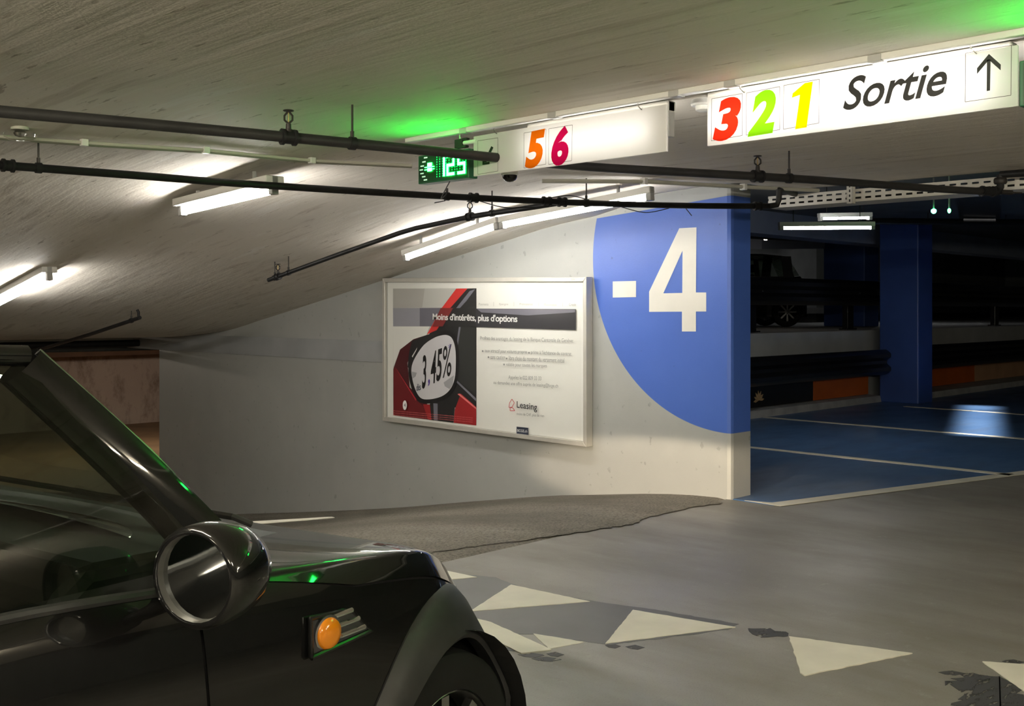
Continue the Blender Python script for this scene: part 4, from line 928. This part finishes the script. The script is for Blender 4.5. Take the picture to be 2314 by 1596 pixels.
def make_car(loc, rot, label):
    car = thing('car', (0, 0, 0), label, 'car')
    g = .0035                                          # half a shut line
    XD0, XD1 = -.60, .44                               # door
    XH0 = .52                                          # rear edge of the bonnet
    VB = 5.25                                          # belt line
    for sg in (-1, 1):
        obj('door', patch(frange(XD0+g, XD1-g, 26), frange(.75, VB, 24), sg), 'car_paint', car, True)
        obj('sill', patch(frange(-.95, .93, 20), frange(0, .73, 4), sg), 'matte_black_trim', car, True)
        # front wing below the clamshell shut line
        mb = MB(); xs_ = frange(XD1+g, 1.50, 44); top = lambda x: 4.55+(.50 if x < .62 else .50*max(0, 1-(x-.62)/.26)) if x < .9 else 4.55
        cols = []
        for x in xs_: cols.append([S(x, .75+(top(x)-.75)*j/22) for j in range(23)])
        for x, c_ in zip(xs_, cols):
            for y, z in c_: mb.v.append(Vector((x, sg*y, z)))
        for i in range(len(xs_)-1):
            for j in range(22):
                q = (i*23+j, i*23+j+1, (i+1)*23+j+1, (i+1)*23+j); c_ = sum((mb.v[k] for k in q), Vector())/4
                if not in_arch(c_.x, c_.z): mb.f.append(q)
        obj('front_wing', mb, 'car_paint', car, True)
        mb = MB(); cols = []
        for x in frange(XH0, 1.86, 48):
            v0 = top(x)+.05 if x < 1.5 else 4.55+.05
            cols.append([(x, sg*S(x, v0+(8-v0)*j/20)[0], S(x, v0+(8-v0)*j/20)[1]) for j in range(21)])
        mb.grid(cols); obj('bonnet', mb, 'car_paint', car, True)
        obj('front_bumper', patch(frange(1.50+g, 1.954, 26), frange(0, 4.56, 26), sg, arch=True), 'car_paint', car, True)
        mb = MB(); mb.grid([[(x, sg*S(x, v)[0], S(x, v)[1]) for v in frange(4.6, 8, 10)] for x in frange(1.864, 1.955, 6)]); obj('nose_panel', mb, 'car_paint', car, True)
        obj('rear_quarter', patch(frange(-1.68, XD0-g, 30), frange(.75, VB, 22), sg, arch=True), 'car_paint', car, True)
        # inner shell: dark behind the shut lines
        obj('inner_shell', patch(frange(-1.66, 1.90, 60), frange(.2, VB-.1, 16), sg, off=-.012, arch=True), 'car_gap', car, True)
        # belt trim
        mb = MB(); mb.tube([(x, sg*(S(x, VB)[0]-.002), S(x, VB)[1]+.004) for x in frange(-1.3, .47, 24)], .010, 8); obj('belt_trim', mb, 'matte_black_trim', car, True)
        # wheel arch flares, wheels, wells
        for ax in (AXF, AXR):
            rings = []
            for a in frange(-.30, math.pi+.30, 44):
                row = []
                for r_, of in ((.318, -.03), (.318, .012), (.33, .026), (.365, .027), (.405, .018), (.422, .004), (.424, -.01)):
                    ex = 1.0+(.06 if r_ > .36 else 0)*math.sin(a)
                    x = ax+r_*math.cos(a)*1.0; z = ZW+r_*math.sin(a)*ex
                    zz = max(z, .20); x_ = min(x, 1.93); row.append(Vector((x, sg*(flank_y(x_, min(max(zz, .24), .80))+of), zz)))
                rings.append(row)
            mb = MB(); mb.grid(rings); obj('arch_flare', mb, 'matte_black_trim', car, True)
            yo = flank_y(ax, .5)
            mb = MB(); mb.grid([[(ax+.34*math.cos(a), sg*y, ZW+.34*math.sin(a)) for y in (yo-.02, yo-.32)] for a in frange(-.3, math.pi+.3, 20)])
            mb.add([(ax+.34*math.cos(a), sg*(yo-.32), ZW+.34*math.sin(a)) for a in frange(-.3, math.pi+.3, 20)], [tuple(range(21))]); obj('wheel_well', mb, 'car_gap', car)
            wy = sg*(yo-.115)
            mb = MB(); mb.lathe((ax, wy, ZW), (0, 1, 0), [(-.085, .19), (-.088, .255), (-.07, WR-.006), (-.03, WR), (.03, WR), (.07, WR-.006), (.088, .255), (.085, .19), (.0, .186), (-.085, .19)], 40, False); wh = obj('wheel', mb, 'tyre', car, True)
            mb = MB(); mb.lathe((ax, wy, ZW), (0, sg, 0), [(.02, .19), (.075, .195), (.082, .185), (.05, .175), (.0, .17)], 32, False); obj('rim', mb, 'rim_alloy', wh, True)
            for k in range(8):
                a = k*math.pi/4; mb = MB(); d = Vector((math.cos(a), 0, math.sin(a))); n_ = Vector((-math.sin(a), 0, math.cos(a)))
                mb.obox(Vector((ax, wy+sg*.06, ZW))+d*.10, d*.075, n_*.015, (0, .012, 0)); obj('spoke', mb, 'rim_alloy', wh)
            mb = MB(); mb.lathe((ax, wy, ZW), (0, sg, 0), [(.04, .045), (.07, .045), (.076, .03)], 16); obj('hub_cap', mb, 'rim_alloy', wh, True)
        # roof pillars
        def glass_pt(u, v): return None
        yb = interp(W_T, .4)
        A0_, A1_ = Vector((.575, sg*.735, .955)), Vector((.215, sg*.605, 1.365))
        pil = []
        for k in range(9):
            s = k/8; c_ = A0_.lerp(A1_, s)+Vector((.004*math.sin(math.pi*s), sg*.008*math.sin(math.pi*s), .002*math.sin(math.pi*s))); wv_ = .056-.010*s
            d = (A1_-A0_).normalized(); n1 = Vector((d.z, 0, -d.x)).normalized(); n2 = Vector((0, sg, 0))
            ring_ = []
            for j in range(12):
                a = 2*math.pi*j/12; ca, sa = math.cos(a), math.sin(a)
                ring_.append(c_+n1*wv_*math.copysign(abs(ca)**.7, ca)-n1*.028+n2*.026*math.copysign(abs(sa)**.7, sa))
            pil.append(ring_+[ring_[0]])
        mb = MB(); mb.grid(pil); obj('a_pillar', mb, 'car_paint', car, True)
        mb = MB(); mb.tube([A0_+Vector((.022, sg*-.005, .008)), (A0_+A1_)/2+Vector((.030, 0, .008)), A1_+Vector((.015, 0, .006))], .008, 6); obj('screen_trim', mb, 'chrome_dull', car, True)
        # side glass (one pane from pillar to tail) and dark rear pillars
        rows_ = []
        for k in range(9):
            s = k/8; z = .95+(1.355-.95)*s; y = .775-.155*s-.0+.02*math.sin(math.pi*s)
            xf = .50-.315*s; rows_.append([(xf+(-1.38+.10*s-xf)*j/12, sg*(y-.03*(j/12)**3), z) for j in range(13)])
        mb = MB(); mb.grid(rows_); obj('side_glass', mb, 'car_glass', car, True)
        for xa_, xb_ in ((-.62, -.70), (-1.30, -1.22)):
            mb = MB(); mb.obox(((xa_+xb_)/2, sg*.685, 1.15), (.045 if xa_ > -1 else .09, 0, 0), (0, .012, 0), (0, sg*-.072*sg*sg if False else -sg*.072, .205)); obj('rear_pillar', mb, 'matte_black_trim', car)
        mb = MB(); mb.tube([(.20, sg*.615, 1.365), (-.2, sg*.625, 1.383), (-.8, sg*.62, 1.378), (-1.3, sg*.59, 1.335)], .020, 10); obj('roof_rail_trim', mb, 'car_paint', car, True)
        # mirror
        mc = Vector((.345, sg*.965, .985))
        def mring(dx, ry, rz, n=28): return [mc+Vector((dx, ry*math.cos(a), rz*math.sin(a))) for a in frange(0, 2*math.pi, n)]
        tilt = Matrix.Rotation(math.radians(-10*sg), 3, 'Z')
        def mgrid(prof): return [[mc+tilt @ (p-mc) for p in mring(*q)] for q in prof]
        mb = MB(); mb.grid(mgrid([(-.052, .080, .076), (-.055, .088, .083), (-.045, .095, .090), (-.005, .097, .091), (.04, .090, .084), (.075, .070, .066), (.095, .040, .038), (.102, .004, .004)])); mh = obj('mirror_housing', mb, 'car_paint', car, True, autos=False)
        mb = MB(); mb.grid(mgrid([(-.040, .078, .074), (-.041, .001, .001)])); obj('mirror_glass', mb, 'mirror_glass', mh)
        mb = MB(); mb.grid(mgrid([(-.052, .080, .076), (-.040, .078, .074)])); obj('mirror_rim', mb, 'mirror_trim', mh, True)
        mb = MB(); mb.tube([mc+Vector((.02, -sg*.06, -.05)), mc+Vector((.05, -sg*.12, -.06)), Vector((.40, sg*.79, .915)), Vector((.40, sg*.76, .905))], [.022, .022, .028, .03], 10); obj('mirror_stalk', mb, 'matte_black_trim', mh, True)
        # amber side repeater in its scuttle
        rx, rz = AXF-.478, .752
        ry = flank_y(rx, rz)
        rp = Vector((rx, sg*ry, rz))
        mb = MB(); sc_ = [(-.055, -.038), (-.045, .040), (.085, .028), (.135, -.028)]
        pts_ = [Vector((rx+a, sg*(flank_y(rx+a, rz+c_)+.004), rz+c_)) for a, c_ in sc_]; mb.prism(pts_, (0, sg*.006, 0)); scu = obj('scuttle_grille', mb, 'matte_black_trim', car)
        for z_, x0_, x1_ in ((.030, .0, .082), (.008, .035, .10), (-.014, .035, .115)):
            mb = MB(); mb.tube([(rx+x, sg*(flank_y(rx+x, rz+z_)+.013), rz+z_) for x in frange(x0_, x1_, 4)], .0055, 8); obj('grille_bar', mb, 'chrome', scu, True)
        mb = MB(); lp = [Vector((rx+a, sg*(flank_y(rx+a, rz+c_)+.011), rz+c_)) for a, c_ in sc_]; mb.tube(lp+[lp[0]], .006, 8); obj('scuttle_surround', mb, 'car_paint', scu, True)
        mb = MB(); mb.lathe(rp+Vector((0, sg*.004, 0)), (0, sg, 0), [(0, .034), (.012, .034), (.018, .030), (.022, .018), (.023, .001)], 24); lm = obj('side_repeater', mb, 'amber_lens', car, True)
        mb = MB(); mb.lathe(rp+Vector((0, sg*.002, 0)), (0, sg, 0), [(0, .038), (.011, .039), (.012, .034)], 24); obj('repeater_ring', mb, 'chrome_dull', lm, True)
        # door handle
        mb = MB(); mb.tube([(-.42, sg*(flank_y(-.42, .80)+.012), .80), (-.36, sg*(flank_y(-.36, .80)+.03), .80), (-.28, sg*(flank_y(-.28, .80)+.03), .80), (-.22, sg*(flank_y(-.22, .80)+.012), .80)], .011, 8); obj('door_handle', mb, 'chrome', car, True)
        # headlamp
        hx = 1.50; hz = .665; hy = interp(WU_T, hx)*.80
        mb = MB(); ax_ = Vector((.86, sg*.30, .40)).normalized(); mb.lathe((hx-.02, sg*(hy-.012), hz-.004), ax_, [(-.02, .078), (.015, .076), (.035, .06), (.045, .03), (.047, .001)], 24); hl = obj('headlamp', mb, 'headlamp_glass', car, True)
        mb = MB(); mb.lathe((hx-.02, sg*(hy-.012), hz-.004), ax_, [(-.03, .084), (.012, .086), (.016, .076)], 24); obj('headlamp_ring', mb, 'chrome', hl, True)
        # seats
        mb = MB(); mb.box((-.55, sg*.37-.22, .35), (-.05, sg*.37+.22, .52)); mb.prism([(-.52, sg*.37-.21, .5), (-.38, sg*.37-.21, .5), (-.58, sg*.37-.19, 1.02), (-.68, sg*.37-.19, 1.0)], (0, .40, 0)); st_ = obj('seat', mb, 'seat_fabric', car, bevel=.04)
        mb = MB(); mb.box((-.71, sg*.37-.12, 1.05), (-.62, sg*.37+.12, 1.20)); obj('head_rest', mb, 'seat_fabric', st_, bevel=.03)
    # roof
    rows_ = []
    for x, z in ((.275, 1.362), (.25, 1.378), (.1, 1.398), (-.3, 1.412), (-.8, 1.405), (-1.2, 1.375), (-1.32, 1.345)):
        rows_.append([(x-.05*(j/6)**2*(1 if x > .2 else 0), y, z-.035*(abs(j)/6)**2.2) for j, y in ((k, k/6*.615) for k in range(-6, 7))])
    mb = MB(); mb.grid(rows_); mb.grid([[(x, y, z-.03) for x, y, z in r] for r in rows_]); obj('roof', mb, 'car_paint', car, True)
    # windscreen and rear glass
    def screen(xb, xt, zb, zt, wb, wt, bow, name):
        rows_ = []
        for k in range(9):
            s = k/8; rows_.append([(xb+(xt-xb)*s+bow*(1-(j/6)**2)*(1-.4*s), j/6*(wb+(wt-wb)*s), zb+(zt-zb)*s+.012*math.sin(math.pi*s)) for j in range(-6, 7)])
        mb = MB(); mb.grid(rows_); obj(name, mb, 'car_glass', car, True)
    screen(.60, .235, .96, 1.365, .72, .59, .10, 'windscreen'); screen(-1.50, -1.30, .98, 1.34, .66, .56, -.05, 'rear_window')
    mb = MB(); mb.grid([[(x, y, .955) for y in (-.70, 0, .70)] for x in (.50, .74)]); obj('cowl', mb, 'matte_black_trim', car)
    mb = MB(); mb.prism([(.66, -.66, .95), (.30, -.66, .96), (.22, -.66, .90), (.30, -.66, .60), (.66, -.66, .60)], (0, 1.32, 0)); obj('dashboard', mb, 'cabin_trim', car, bevel=.03)
    mb = MB(); ca = Vector((.05, .37, .86)); rim_ = [ca+Vector((-.06*math.sin(a), .175*math.cos(a), .165*math.sin(a))) for a in frange(0, 2*math.pi, 24)]; mb.tube(rim_, .014, 8, False); mb.tube([ca, ca+Vector((.2, 0, -.06))], .03, 8)
    mb.obox(ca, (.006, 0, 0), (0, .17, 0), (0, 0, .02)); obj('steering_wheel', mb, 'cabin_trim', car, True)
    mb = MB(); mb.box((-1.45, -.70, .24), (.66, .70, .30)); obj('cabin_floor', mb, 'cabin_trim', car)
    mb = MB(); mb.box((-1.30, -.62, .42), (-.90, .62, .56)); mb.prism([(-1.28, -.6, .55), (-1.16, -.6, .55), (-1.36, -.6, .98), (-1.45, -.6, .97)], (0, 1.2, 0)); obj('rear_bench', mb, 'seat_fabric', car, bevel=.03)
    mb = MB(); mb.grid([[(-1.68-.04*(1-(y/.56)**2), y, z) for y in frange(-.56, .56, 8)] for z in (.20, .45, .70, .80)]+[[(-1.52, y*1.18, .97) for y in frange(-.56, .56, 8)]]); obj('tailgate', mb, 'car_paint', car, True)
    mb = MB(); mb.box((-1.5, -.6, .17), (1.75, .6, .20)); obj('underbody', mb, 'car_gap', car)
    mb = MB(); mb.obox((.50, -.12, 1.36-.07), (.01, 0, .005), (0, .06, 0), (0, 0, .02)); mb.tube([(.30, 0, 1.35), (.27, -.12, 1.29)], .006, 6); obj('rear_view_mirror', mb, 'cabin_trim', car)
    for y0_, y1_ in ((-.62, -.05), (-.05, .50)):
        mb = MB(); mb.tube([(.735, y0_, .965), (.70, y0_+.02, .985), (.66, y1_, .995)], .008, 6); obj('wiper', mb, 'dark_rubber', car, True)
    for y_ in (-.36, .36):
        mb = MB(); mb.lathe((.80, y_, .915), (.2, 0, 1), [(0, .014), (.008, .012), (.012, .004)], 10); obj('washer_jet', mb, 'chrome', car, True)
    mb = MB(); mb.grid([[(x+.012, y, z) for y, x in ((-.30, 1.885), (-.15, 1.945), (0, 1.962), (.15, 1.945), (.30, 1.885))] for z in (.40, .47, .53)]); gr = obj('radiator_grille', mb, 'chrome_dull', car, True)
    car.location = loc; car.rotation_euler = (0, 0, rot)
    return car
CAR_O, CAR_A = (.453, 2.599, 0.0), math.radians(10)
car1 = make_car(CAR_O, CAR_A, 'shiny black compact hatchback with round mirror driving past, cropped at the picture edge')
# dipped beams: flat fans of light from the headlamps
for sg in (-1, 1):
    ld = bpy.data.lights.new('headlight', 'SPOT'); ld.energy = 230; ld.spot_size = math.radians(7.5); ld.spot_blend = .5; ld.shadow_soft_size = .03; ld.color = (1.0, .80, .56)
    lo_ = bpy.data.objects.new('headlight_lamp', ld); C.objects.link(lo_); lo_.parent = car1; lo_.location = (1.90, sg*.47, .66); lo_.rotation_euler = (math.radians(90-6.0), 0, math.radians(-90+(19 if sg < 0 else 12))); lo_.scale = (4.2, 1, 1)
car2 = copy_tree(car1)
for ch in list(car2.children):
    if ch.type == 'LIGHT': bpy.data.objects.remove(ch)
car2['label'] = 'dark car parked on the raised deck, mostly hidden behind the guard rail'
car2.location = (17.66, 12.04, 1.12); car2.rotation_euler = (0, 0, math.radians(138))
